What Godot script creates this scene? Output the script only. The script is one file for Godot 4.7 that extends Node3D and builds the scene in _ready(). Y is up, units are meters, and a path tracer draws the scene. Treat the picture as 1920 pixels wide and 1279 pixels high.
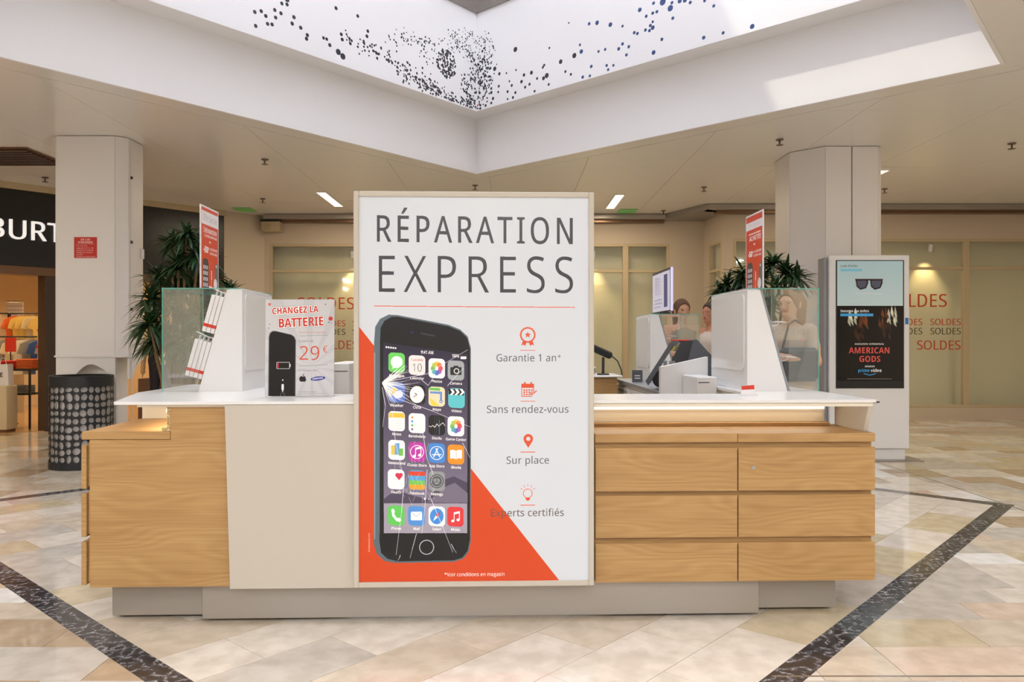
extends Node3D
# Shopping-mall kiosk under a square light well. Units: metres. Camera at the origin, looking along -z; "d" below is distance in front of the camera (z = -d).

const EYE := 1.29
const FOCAL := 1480.0            # in pixels of a 1920 x 1279 frame
const CEIL := 3.49
const YAW := 0.0314              # the kiosk stands turned by 1.8 degrees

# corners (x, d) of the light well in the ceiling, far, right, near, left
var WELL := PackedVector2Array([Vector2(-.468, 10.34), Vector2(3.856, 6.237), Vector2(.09, 1.63), Vector2(-4.23, 5.73)])
# inner corners (x, d) of the dark marble band in the floor: near, right, far, left
var BAND := PackedVector2Array([Vector2(-.02, 1.91), Vector2(3.78, 6.20), Vector2(-.47, 10.3), Vector2(-4.47, 5.96)])

var M := {}
var taken := {}
var base_of := {}
var rng := RandomNumberGenerator.new()
var KT := Transform3D(Basis(Vector3.UP, YAW), Vector3(0, 0, -3.62))

func _ready():
	rng.seed = 7
	view_and_light()
	materials()
	room()
	floor_stones()
	kiosk()
	background()
	shop()
	people()

# ------------------------------------------------------------------ camera, sky, sun, exposure
func view_and_light():
	var cam := Camera3D.new()
	cam.name = "camera"
	cam.position = Vector3(0, EYE, 0)
	cam.fov = rad_to_deg(2.0 * atan(639.5 / FOCAL))
	cam.near = 0.05
	cam.far = 200.0
	cam.current = true
	add_child(cam)
	var env := Environment.new()
	env.background_mode = Environment.BG_SKY
	var sky := Sky.new()
	var sm := ProceduralSkyMaterial.new()
	sm.sky_top_color = Color(0.95, 0.96, 1.0)
	sm.sky_horizon_color = Color(1.0, 0.99, 0.97)
	sm.ground_bottom_color = Color(0.5, 0.48, 0.45)
	sm.ground_horizon_color = Color(0.7, 0.68, 0.65)
	sm.sky_energy_multiplier = 3.2
	sky.sky_material = sm
	env.sky = sky
	env.ambient_light_source = Environment.AMBIENT_SOURCE_SKY
	env.tonemap_mode = Environment.TONE_MAPPER_LINEAR
	env.tonemap_exposure = 0.475
	env.sdfgi_enabled = true
	env.ssao_enabled = true
	env.ssil_enabled = true
	var we := WorldEnvironment.new()
	we.name = "environment"
	we.environment = env
	add_child(we)
	var sun := DirectionalLight3D.new()
	sun.name = "sun"
	sun.light_color = Color(1.0, 0.96, 0.88)
	sun.light_energy = 1.0
	sun.light_angular_distance = 0.6
	sun.shadow_enabled = true
	sun.sky_mode = DirectionalLight3D.SKY_MODE_LIGHT_ONLY
	add_child(sun)
	var nrm := Vector2(.688, .725)
	var along := Vector2(.725, -.688)
	var hz := nrm * .625 + along * .384
	sun.look_at_from_position(Vector3(0, 30, 0), Vector3(0, 30, 0) + Vector3(hz.x, -1, -hz.y), Vector3.UP)

# ------------------------------------------------------------------ mesh builder
class MB:
	var v := PackedVector3Array()
	var n := PackedVector3Array()
	var t := PackedVector2Array()
	var c := PackedColorArray()
	var col := Color.WHITE
	var colored := false
	var uo := Vector2.ZERO
	var us := 1.0
	var xf := Transform3D()

	func vert(p: Vector3, nn: Vector3, uv: Vector2) -> void:
		v.append(xf * p)
		n.append((xf.basis * nn).normalized())
		t.append(uv)
		c.append(col)

	func auto(p: Vector3, nn: Vector3) -> Vector2:
		var a := nn.abs()
		var q := Vector2(p.x, -p.y)
		if a.y > a.x and a.y > a.z:
			q = Vector2(p.x, p.z)
		elif a.x > a.z:
			q = Vector2(p.z, -p.y)
		return q * us + uo

	func tri(a: Vector3, b: Vector3, d: Vector3, nn: Vector3) -> void:
		if (b - a).cross(d - a).dot(nn) > 0.0:
			var k := b
			b = d
			d = k
		vert(a, nn, auto(a, nn)); vert(b, nn, auto(b, nn)); vert(d, nn, auto(d, nn))

	func quad(a: Vector3, b: Vector3, d: Vector3, e: Vector3, nn: Vector3) -> void:
		tri(a, b, d, nn); tri(a, d, e, nn)

	# smooth triangle with own normals
	func stri(a: Vector3, b: Vector3, d: Vector3, na: Vector3, nb: Vector3, nd: Vector3) -> void:
		if (b - a).cross(d - a).dot(na + nb + nd) > 0.0:
			var k := b; b = d; d = k
			k = nb; nb = nd; nd = k
		vert(a, na, auto(a, na)); vert(b, nb, auto(b, nb)); vert(d, nd, auto(d, nd))

	# a print: u runs from a to b, v from a to e
	func sheet(a: Vector3, b: Vector3, d: Vector3, e: Vector3, nn: Vector3) -> void:
		var p := [a, b, d, e]
		var q := [Vector2(0, 0), Vector2(1, 0), Vector2(1, 1), Vector2(0, 1)]
		for s in [[0, 1, 2], [0, 2, 3]]:
			var o: Array = s
			if (p[o[1]] - p[o[0]]).cross(p[o[2]] - p[o[0]]).dot(nn) > 0.0:
				o = [s[0], s[2], s[1]]
			for i in o:
				vert(p[i], nn, q[i])

	func box(lo: Vector3, hi: Vector3, bev := 0.0) -> void:
		var cc := (lo + hi) / 2.0
		var h := (hi - lo) / 2.0
		var b: float = minf(bev, minf(h.x, minf(h.y, h.z)) * .9)
		var ax := [Vector3.RIGHT, Vector3.UP, Vector3.BACK]
		for i in 3:
			var j := (i + 1) % 3
			var k := (i + 2) % 3
			for s in [-1.0, 1.0]:
				var o: Vector3 = cc + ax[i] * (h[i] * s)
				var e1: Vector3 = ax[j] * (h[j] - b)
				var e2: Vector3 = ax[k] * (h[k] - b)
				quad(o - e1 - e2, o + e1 - e2, o + e1 + e2, o - e1 + e2, ax[i] * s)
		if b <= 0.0:
			return
		for i in 3:
			var j := (i + 1) % 3
			var k := (i + 2) % 3
			for sj in [-1.0, 1.0]:
				for sk in [-1.0, 1.0]:
					var e: Vector3 = ax[i] * (h[i] - b)
					var p: Vector3 = cc + ax[j] * (h[j] * sj) + ax[k] * ((h[k] - b) * sk)
					var q: Vector3 = cc + ax[j] * ((h[j] - b) * sj) + ax[k] * (h[k] * sk)
					quad(p - e, p + e, q + e, q - e, (ax[j] * sj + ax[k] * sk).normalized())
		for sx in [-1.0, 1.0]:
			for sy in [-1.0, 1.0]:
				for sz in [-1.0, 1.0]:
					var g := Vector3(sx, sy, sz)
					tri(cc + (h - Vector3(0, b, b)) * g, cc + (h - Vector3(b, 0, b)) * g, cc + (h - Vector3(b, b, 0)) * g, g.normalized())

	# x, y ranges and distance range d0..d1 (z = -d)
	func bd(x0: float, x1: float, y0: float, y1: float, d0: float, d1: float, bev := 0.0) -> void:
		box(Vector3(x0, y0, -d1), Vector3(x1, y1, -d0), bev)

	# polygon in a plane, extruded. ax: 0 -> polygon is (d, y) along x; 1 -> (x, d) along y; 2 -> (x, y) along d
	func prism(poly: PackedVector2Array, ax: int, a: float, b: float) -> void:
		var at := func(p: Vector2, w: float) -> Vector3:
			if ax == 0:
				return Vector3(w, p.y, -p.x)
			if ax == 1:
				return Vector3(p.x, w, -p.y)
			return Vector3(p.x, p.y, -w)
		var dir: Vector3 = (at.call(Vector2.ZERO, 1.0) - at.call(Vector2.ZERO, 0.0))
		var ids := Geometry2D.triangulate_polygon(poly)
		for i in range(0, ids.size(), 3):
			tri(at.call(poly[ids[i]], a), at.call(poly[ids[i + 1]], a), at.call(poly[ids[i + 2]], a), -dir * signf(b - a))
			tri(at.call(poly[ids[i]], b), at.call(poly[ids[i + 1]], b), at.call(poly[ids[i + 2]], b), dir * signf(b - a))
		var cw := Geometry2D.is_polygon_clockwise(poly)
		for i in poly.size():
			var p := poly[i]
			var q := poly[(i + 1) % poly.size()]
			var e := (q - p).normalized()
			var o := Vector2(e.y, -e.x) if not cw else Vector2(-e.y, e.x)
			var nn: Vector3 = at.call(o, 0.0)
			quad(at.call(p, a), at.call(q, a), at.call(q, b), at.call(p, b), nn)

	func lathe(prof: Array, segs: int, at: Vector3, smooth := true) -> void:
		for i in prof.size() - 1:
			var p: Vector2 = prof[i]
			var q: Vector2 = prof[i + 1]
			var e := (q - p).normalized()
			var nr := Vector2(e.y, -e.x)
			for s in segs:
				var a0 := TAU * s / segs
				var a1 := TAU * (s + 1) / segs
				var c0 := Vector3(cos(a0), 0, sin(a0))
				var c1 := Vector3(cos(a1), 0, sin(a1))
				var n0 := c0 * nr.x + Vector3.UP * nr.y
				var n1 := c1 * nr.x + Vector3.UP * nr.y
				if not smooth:
					n0 = (n0 + n1).normalized()
					n1 = n0
				var P0 := at + c0 * p.x + Vector3.UP * p.y
				var P1 := at + c1 * p.x + Vector3.UP * p.y
				var Q0 := at + c0 * q.x + Vector3.UP * q.y
				var Q1 := at + c1 * q.x + Vector3.UP * q.y
				if p.x > 1e-5:
					stri(P0, P1, Q1, n0, n1, n1)
				if q.x > 1e-5:
					stri(P0, Q1, Q0, n0, n1, n0)

	func tube(pts: Array, r: float, segs := 8, r1 := -1.0) -> void:
		var up := Vector3(0.13, 0.97, 0.2).normalized()
		var rings := []
		for i in pts.size():
			var dirv: Vector3 = (pts[mini(i + 1, pts.size() - 1)] - pts[maxi(i - 1, 0)]).normalized()
			var u := dirv.cross(up)
			if u.length() < .05:
				u = dirv.cross(Vector3.RIGHT)
			u = u.normalized()
			var w := dirv.cross(u)
			var rr := r if r1 < 0.0 else lerpf(r, r1, float(i) / (pts.size() - 1))
			var ring := []
			for s in segs:
				var a := TAU * s / segs
				var o := u * cos(a) + w * sin(a)
				ring.append([pts[i] + o * rr, o])
			rings.append(ring)
		for i in rings.size() - 1:
			for s in segs:
				var A: Array = rings[i][s]
				var B: Array = rings[i][(s + 1) % segs]
				var C: Array = rings[i + 1][(s + 1) % segs]
				var D: Array = rings[i + 1][s]
				stri(A[0], B[0], C[0], A[1], B[1], C[1])
				stri(A[0], C[0], D[0], A[1], C[1], D[1])
		for e in [0, rings.size() - 1]:
			var o: Vector3 = (pts[0] - pts[1]).normalized() if e == 0 else (pts[-1] - pts[-2]).normalized()
			for s in range(1, segs - 1):
				tri(rings[e][0][0], rings[e][s][0], rings[e][s + 1][0], o)

	func ball(at: Vector3, r: Vector3, segs := 12, rows := 8) -> void:
		for i in rows:
			for s in segs:
				var q := []
				for k in [[i, s], [i, s + 1], [i + 1, s + 1], [i + 1, s]]:
					var a: float = PI * k[0] / rows
					var b: float = TAU * k[1] / segs
					q.append(Vector3(sin(a) * cos(b), cos(a), sin(a) * sin(b)))
				stri(at + q[0] * r, at + q[1] * r, at + q[2] * r, (q[0] / r).normalized(), (q[1] / r).normalized(), (q[2] / r).normalized())
				stri(at + q[0] * r, at + q[2] * r, at + q[3] * r, (q[0] / r).normalized(), (q[2] / r).normalized(), (q[3] / r).normalized())

	func mesh(shift := Vector3.ZERO) -> ArrayMesh:
		var a := []
		a.resize(Mesh.ARRAY_MAX)
		if shift != Vector3.ZERO:
			for i in v.size():
				v[i] += shift
		a[Mesh.ARRAY_VERTEX] = v
		a[Mesh.ARRAY_NORMAL] = n
		a[Mesh.ARRAY_TEX_UV] = t
		if colored:
			a[Mesh.ARRAY_COLOR] = c
		var m := ArrayMesh.new()
		m.add_surface_from_arrays(Mesh.PRIMITIVE_TRIANGLES, a)
		return m

# ------------------------------------------------------------------ things and parts
func numbered(called: String) -> String:
	if not taken.has(called):
		taken[called] = 0
		return called
	taken[called] += 1
	return "%s_%03d" % [called, taken[called]]

func tag(o: Node, label: String, category: String, group := "") -> void:
	o.set_meta("label", label)
	o.set_meta("category", category)
	if group != "":
		o.set_meta("group", group)

# a Node3D at the thing's base; its parts are given in the coordinates of SPACE and moved to the base
func thing(called: String, label: String, category: String, at: Vector3, space := Transform3D(), group := "") -> Node3D:
	var o := Node3D.new()
	o.name = numbered(called)
	o.transform = space * Transform3D(Basis(), at)
	tag(o, label, category, group)
	add_child(o)
	base_of[o] = at
	return o

func part(called: String, mb: MB, m: Material, parent: Node, label := "") -> MeshInstance3D:
	var o := MeshInstance3D.new()
	o.name = called
	var b: Vector3 = base_of.get(parent, Vector3.ZERO)
	o.mesh = mb.mesh(-b)
	o.material_override = m
	base_of[o] = b
	if label != "":
		o.set_meta("label", label)
	parent.add_child(o, true)
	return o

func struct(called: String, mb: MB, m: Material, space := Transform3D()) -> MeshInstance3D:
	var o := MeshInstance3D.new()
	o.name = numbered(called)
	o.mesh = mb.mesh()
	o.material_override = m
	o.transform = space
	o.set_meta("kind", "structure")
	add_child(o)
	base_of[o] = Vector3.ZERO
	return o

# a thing that is one mesh
func solo(called: String, mb: MB, m: Material, label: String, category: String, space := Transform3D(), group := "") -> MeshInstance3D:
	var o := MeshInstance3D.new()
	o.name = numbered(called)
	o.mesh = mb.mesh()
	o.material_override = m
	o.transform = space
	tag(o, label, category, group)
	add_child(o)
	base_of[o] = Vector3.ZERO
	return o

func at(px: float, py: float, d: float) -> Vector3:
	return Vector3((px - 960.0) * d / FOCAL, EYE - (py - 640.0) * d / FOCAL, -d)

func rounded(x0: float, y0: float, x1: float, y1: float, r: float, k := 5) -> PackedVector2Array:
	var p := PackedVector2Array()
	for c in [[x1 - r, y1 - r, 0.0], [x0 + r, y1 - r, PI / 2], [x0 + r, y0 + r, PI], [x1 - r, y0 + r, PI * 1.5]]:
		for i in k + 1:
			var a: float = c[2] + PI / 2 * i / k
			p.append(Vector2(c[0] + cos(a) * r, c[1] + sin(a) * r))
	return p

# ------------------------------------------------------------------ materials
func mat(key: String, color: Color, rough := .6, metal := 0.0) -> StandardMaterial3D:
	var m := StandardMaterial3D.new()
	m.resource_name = key
	m.albedo_color = color
	m.roughness = rough
	m.metallic = metal
	M[key] = m
	return m

func c8(r: int, g: int, b: int) -> Color:
	return Color(r / 255.0, g / 255.0, b / 255.0)

func noise_tex(freq: float, a: Color, b: Color, octaves := 4, size := 512, warp := 0.0, sd := 1) -> NoiseTexture2D:
	var fn := FastNoiseLite.new()
	fn.seed = sd
	fn.noise_type = FastNoiseLite.TYPE_SIMPLEX_SMOOTH
	fn.frequency = freq
	fn.fractal_octaves = octaves
	if warp > 0.0:
		fn.domain_warp_enabled = true
		fn.domain_warp_amplitude = warp
		fn.domain_warp_frequency = freq * 1.5
	var g := Gradient.new()
	g.colors = PackedColorArray([a, b])
	g.offsets = PackedFloat32Array([0.25, 0.75])
	var t := NoiseTexture2D.new()
	t.width = size
	t.height = size
	t.seamless = true
	t.noise = fn
	t.color_ramp = g
	return t

func wood_image() -> ImageTexture:
	var w := 1024
	var h := 1024
	var im := Image.create(w, h, false, Image.FORMAT_RGB8)
	var n1 := FastNoiseLite.new(); n1.seed = 3; n1.frequency = .0022; n1.fractal_octaves = 2
	var n2 := FastNoiseLite.new(); n2.seed = 9; n2.frequency = .03; n2.fractal_octaves = 3
	for y in h:
		for x in w:
			var warp := n1.get_noise_2d(x * .6, y * 2.2)
			var ring := sin((y * .16 + warp * 16.0) * 1.0) * .5 + .5
			var fine := n2.get_noise_2d(x * .05, y * 9.0)
			var k := clampf(.5 + (ring - .5) * .22 + fine * .5 + warp * .2, 0.0, 1.0)
			im.set_pixel(x, y, Color(.655, .495, .30).lerp(Color(.80, .655, .44), k))
	return ImageTexture.create_from_image(im)

func materials():
	var wt := wood_image()
	var wood := mat("oak", Color(1, 1, 1), .45)
	wood.albedo_texture = wt
	wood.uv1_scale = Vector3(1, 1.2, 1)
	var raw := mat("chipboard", Color(1, 1, 1), .9)
	raw.albedo_texture = noise_tex(.08, c8(165, 130, 80), c8(225, 200, 155), 3, 256)
	raw.uv1_scale = Vector3(4, 4, 4)
	mat("white_gloss", c8(240, 240, 240), .22)
	mat("white_satin", c8(236, 236, 236), .4)
	mat("cream", c8(203, 196, 183), .5)
	mat("cream_light", c8(236, 228, 210), .5)
	mat("plinth_metal", c8(176, 170, 162), .38, .55)
	mat("black", c8(18, 18, 20), .5)
	mat("charcoal", c8(52, 54, 58), .45)
	mat("slate", c8(86, 90, 98), .4)
	mat("steel", c8(190, 190, 192), .25, .9)
	mat("dark_steel", c8(158, 152, 146), .35, .5)
	mat("bronze", c8(120, 92, 70), .3, .7)
	mat("wall_paint", c8(196, 182, 163), .7)
	mat("well_white", c8(247, 247, 248), .22)
	mat("ceiling_paint", c8(234, 231, 226), .22)
	mat("sprinkler_metal", c8(112, 100, 90), .35, .6)
	mat("column_paint", c8(240, 236, 233), .45)
	mat("frame_beige", c8(188, 170, 138), .5)
	mat("blind", c8(204, 200, 166), .85)
	mat("letter_red", c8(190, 66, 34), .6)
	mat("letter_dark", c8(80, 74, 52), .6)
	mat("red_card", c8(216, 62, 44), .5)
	mat("white_card", c8(238, 236, 236), .5)
	mat("leaf", c8(34, 62, 30), .45)
	M.leaf.backlight_enabled = true
	M.leaf.backlight = c8(20, 40, 12)
	mat("stalk", c8(120, 92, 62), .8)
	mat("grey_plastic", c8(150, 152, 156), .45)
	mat("desk_grey", c8(140, 144, 150), .35)
	mat("orange_card", c8(238, 118, 36), .6)
	mat("paper", c8(232, 230, 226), .7)
	mat("green_sign", c8(120, 205, 118), .5)
	mat("liner", c8(196, 192, 190), .5)
	mat("bin_black", c8(44, 46, 50), .45, .2)
	mat("shop_black", c8(15, 13, 12), .3)
	mat("shop_wall", c8(228, 210, 176), .8)
	mat("shop_floor", c8(190, 150, 104), .15)
	mat("brown_wood", c8(112, 80, 54), .5)
	mat("dark_post", c8(66, 52, 42), .5)
	var gl := mat("glass", Color(.93, 1.0, .98, .04), .02)
	gl.transparency = BaseMaterial3D.TRANSPARENCY_ALPHA
	var sg := mat("shop_glass", Color(.95, 1.0, .96, .05), .03)
	sg.transparency = BaseMaterial3D.TRANSPARENCY_ALPHA
	var ge := mat("glass_edge", Color(.42, .78, .72, .55), .1)
	ge.transparency = BaseMaterial3D.TRANSPARENCY_ALPHA
	var ac := mat("acrylic", Color(.95, .97, 1.0, .12), .05)
	ac.transparency = BaseMaterial3D.TRANSPARENCY_ALPHA
	# stone: one vein texture, tinted
	var vein := noise_tex(.012, Color(.93, .925, .91), Color(1, 1, 1), 5, 1024, 30.0, 5)
	var rough := noise_tex(.02, Color(.05, .05, .05), Color(.13, .13, .13), 3, 512, 0.0, 8)
	var i := 0
	for c in [c8(231, 223, 212), c8(218, 205, 187), c8(192, 170, 144), c8(246, 245, 243), c8(208, 201, 192), c8(224, 204, 186), c8(212, 198, 170)]:
		var s := mat("stone_%d" % i, c, 1.0)
		s.albedo_texture = vein
		s.roughness_texture = rough
		s.uv1_triplanar = true
		s.uv1_world_triplanar = true
		s.uv1_scale = Vector3(.5, .5, .5)
		s.uv1_offset = Vector3(.37 * i, 0, .61 * i)
		i += 1
	var dk := mat("dark_marble", Color(1, 1, 1), .14)
	var fn := FastNoiseLite.new()
	fn.seed = 21
	fn.frequency = .012
	fn.fractal_type = FastNoiseLite.FRACTAL_RIDGED
	fn.fractal_octaves = 4
	fn.domain_warp_enabled = true
	fn.domain_warp_amplitude = 40.0
	var g := Gradient.new()
	g.colors = PackedColorArray([c8(36, 37, 41), c8(66, 67, 73), c8(205, 205, 210)])
	g.offsets = PackedFloat32Array([0.3, 0.68, 0.93])
	var nt := NoiseTexture2D.new()
	nt.width = 1024; nt.height = 1024; nt.seamless = true; nt.noise = fn; nt.color_ramp = g
	dk.albedo_texture = nt
	dk.uv1_triplanar = true
	dk.uv1_world_triplanar = true
	dk.uv1_scale = Vector3(.9, .9, .9)

func glow(key: String, color: Color, energy: float) -> StandardMaterial3D:
	var m := mat(key, color, .6)
	m.emission_enabled = true
	m.emission = color
	m.emission_energy_multiplier = energy
	return m

func area(called: String, pos: Vector3, size: Vector2, color: Color, energy: float, towards := Vector3.DOWN) -> void:
	var l := AreaLight3D.new()
	l.name = numbered(called)
	l.area_size = size
	l.light_color = color
	l.light_energy = energy
	l.area_range = 40.0
	l.area_attenuation = 2.0
	l.shadow_enabled = true
	add_child(l)
	l.look_at_from_position(pos, pos + towards, Vector3.BACK if absf(towards.y) > .9 else Vector3.UP)

# ------------------------------------------------------------------ printing
class Canvas:
	var im: Image
	var k: float
	var o: Vector2
	var fonts := {}

	func _init(x0: float, y0: float, w: float, h: float, scale: float, bg: Color) -> void:
		k = scale
		o = Vector2(x0, y0)
		im = Image.create(int(round(w * k)), int(round(h * k)), false, Image.FORMAT_RGB8)
		im.fill(bg)

	func fill(contours: Array, col: Color, col2 := Color(0, 0, 0, -1)) -> void:
		var rows := {}
		var ymin := 1 << 30
		var ymax := -1
		for ct in contours:
			var m: int = ct.size()
			for i in m:
				var a: Vector2 = (ct[i] - o) * k
				var b: Vector2 = (ct[(i + 1) % m] - o) * k
				if a.y == b.y:
					continue
				var w := 1
				if a.y > b.y:
					var q := a
					a = b
					b = q
					w = -1
				var y0 := maxi(0, int(ceil(a.y - .5)))
				var y1 := mini(im.get_height() - 1, int(ceil(b.y - .5)) - 1)
				for y in range(y0, y1 + 1):
					if not rows.has(y):
						rows[y] = []
					rows[y].append([a.x + (b.x - a.x) * (y + .5 - a.y) / (b.y - a.y), w])
				ymin = mini(ymin, y0)
				ymax = maxi(ymax, y1)
		for y in rows:
			var r: Array = rows[y]
			r.sort_custom(func(p, q): return p[0] < q[0])
			var wn := 0
			var paint := col
			if col2.a >= 0.0:
				paint = col.lerp(col2, float(y - ymin) / maxf(1.0, ymax - ymin))
			for i in r.size() - 1:
				wn += r[i][1]
				if wn != 0:
					var x0 := maxi(0, int(round(r[i][0])))
					var x1 := mini(im.get_width(), int(round(r[i + 1][0])))
					if x1 > x0:
						if paint.a < 1.0:
							for x in range(x0, x1):
								im.set_pixel(x, y, im.get_pixel(x, y).lerp(Color(paint, 1.0), paint.a))
						else:
							im.fill_rect(Rect2i(x0, y, x1 - x0, 1), paint)

	func poly(p: Array, col: Color, col2 := Color(0, 0, 0, -1)) -> void:
		var q := PackedVector2Array()
		for i in range(0, p.size(), 2):
			q.append(Vector2(p[i], p[i + 1]))
		fill([q], col, col2)

	func disc(x: float, y: float, rx: float, ry: float, col: Color, col2 := Color(0, 0, 0, -1)) -> void:
		var q := PackedVector2Array()
		for i in 28:
			q.append(Vector2(x + cos(TAU * i / 28) * rx, y + sin(TAU * i / 28) * ry))
		fill([q], col, col2)

	func ring(x: float, y: float, r: float, w: float, col: Color) -> void:
		var q := PackedVector2Array()
		var p := PackedVector2Array()
		for i in 36:
			q.append(Vector2(x + cos(TAU * i / 36) * r, y + sin(TAU * i / 36) * r))
			p.append(Vector2(x + cos(-TAU * i / 36) * (r - w), y + sin(-TAU * i / 36) * (r - w)))
		fill([q, p], col)

	func rr(cx: float, cy: float, w: float, h: float, r: float, col: Color, col2 := Color(0, 0, 0, -1), skew := 0.0) -> void:
		var q := PackedVector2Array()
		for c in [[w / 2 - r, h / 2 - r, 0.0], [-w / 2 + r, h / 2 - r, PI / 2], [-w / 2 + r, -h / 2 + r, PI], [w / 2 - r, -h / 2 + r, PI * 1.5]]:
			for i in 6:
				var a: float = c[2] + PI / 2 * i / 5
				var px: float = c[0] + cos(a) * r
				q.append(Vector2(cx + px, cy + c[1] + sin(a) * r + px * skew))
		fill([q], col, col2)

	func line(x0: float, y0: float, x1: float, y1: float, w: float, col: Color) -> void:
		var a := Vector2(x0, y0)
		var b := Vector2(x1, y1)
		var nn := (b - a).normalized().orthogonal() * w / 2
		fill([PackedVector2Array([a + nn, b + nn, b - nn, a - nn])], col)

	func font(bold: bool) -> RID:
		if not fonts.has(bold):
			var f := SystemFont.new()
			f.font_names = PackedStringArray(["Droid Sans"])
			f.font_weight = 700 if bold else 400
			fonts[bold] = f
		return fonts[bold].get_rids()[0]

	func width(s: String, bold := false) -> float:   # in ems
		var ts := TextServerManager.get_primary_interface()
		var r := font(bold)
		var w := 0.0
		for ch in s:
			w += ts.font_get_glyph_advance(r, 256, ts.font_get_glyph_index(r, 256, ch.unicode_at(0), 0)).x / 256.0
		return w

	# cap: height of a capital; the line runs from x0 to x1 when x1 > x0 (narrow: width of letters before spacing)
	func text(s: String, x0: float, x1: float, ybase: float, cap: float, col: Color, narrow := 1.0, bold := false, grow := 0.0, turn := 0.0, slope := 0.0) -> void:
		var ts := TextServerManager.get_primary_interface()
		var r := font(bold)
		var em := cap / .714
		var gap := 0.0
		if x1 > x0:
			if narrow <= 0.0:
				narrow = (x1 - x0) / (width(s, bold) * em)
			else:
				gap = ((x1 - x0) - width(s, bold) * em * narrow) / maxf(1.0, s.length() - 1)
		var tr := Transform2D(turn, Vector2(x0, ybase))
		var x := 0.0
		for ch in s:
			var gi := ts.font_get_glyph_index(r, 256, ch.unicode_at(0), 0)
			var g := ts.font_get_glyph_contours(r, 256, gi)
			var out := []
			var first := 0
			if g.has("contours"):
				for last in g.contours:
					var pts: Array = []
					for i in range(first, last + 1):
						pts.append(g.points[i])
					first = last + 1
					out.append(flat(pts))
			var ready := []
			for ct in out:
				var q := PackedVector2Array()
				for p in ct:
					q.append(Vector2(p.x / 256.0 * em * narrow + x, p.y / 256.0 * em + (x + p.x / 256.0 * em) * slope))
				ready.append(q)
			if grow != 0.0:
				var big := []
				for q in ready:
					var cw: bool = Geometry2D.is_polygon_clockwise(q)
					var cw0: bool = Geometry2D.is_polygon_clockwise(ready[0])
					var src: PackedVector2Array = q
					if cw:
						src = q.duplicate()
						src.reverse()
					for e in Geometry2D.offset_polygon(src, grow if cw == cw0 else -grow):
						if Geometry2D.is_polygon_clockwise(e) != cw:
							e.reverse()
						big.append(e)
				ready = big
			for i in ready.size():
				ready[i] = tr * ready[i]
			if ready.size():
				fill(ready, col)
			x += ts.font_get_glyph_advance(r, 256, gi).x / 256.0 * em * narrow + gap

	func flat(pts: Array) -> Array:
		var res := []
		var m := pts.size()
		for i in m:
			var p: Vector3 = pts[i]
			if p.z == 1.0:
				res.append(Vector2(p.x, p.y))
				continue
			var a: Vector3 = pts[(i - 1 + m) % m]
			var b: Vector3 = pts[(i + 1) % m]
			var c := Vector2(p.x, p.y)
			var s := Vector2(a.x, a.y) if a.z == 1.0 else (Vector2(a.x, a.y) + c) / 2.0
			var e := Vector2(b.x, b.y) if b.z == 1.0 else (Vector2(b.x, b.y) + c) / 2.0
			for j in range(0 if a.z != 1.0 else 1, 6):
				var u := j / 6.0
				res.append(s * (1 - u) * (1 - u) + c * 2 * u * (1 - u) + e * u * u)
			if b.z == 1.0:
				pass
		return res

	func tex() -> ImageTexture:
		return ImageTexture.create_from_image(im)

func printed(key: String, cv: Canvas, rough: float, lit: float) -> StandardMaterial3D:
	var m := mat(key, Color(1, 1, 1), rough)
	var t := cv.tex()
	m.albedo_texture = t
	m.texture_repeat = false
	if lit > 0.0:
		m.emission_enabled = true
		m.emission = Color(0, 0, 0)
		m.emission_texture = t
		m.emission_energy_multiplier = lit
	return m

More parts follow.
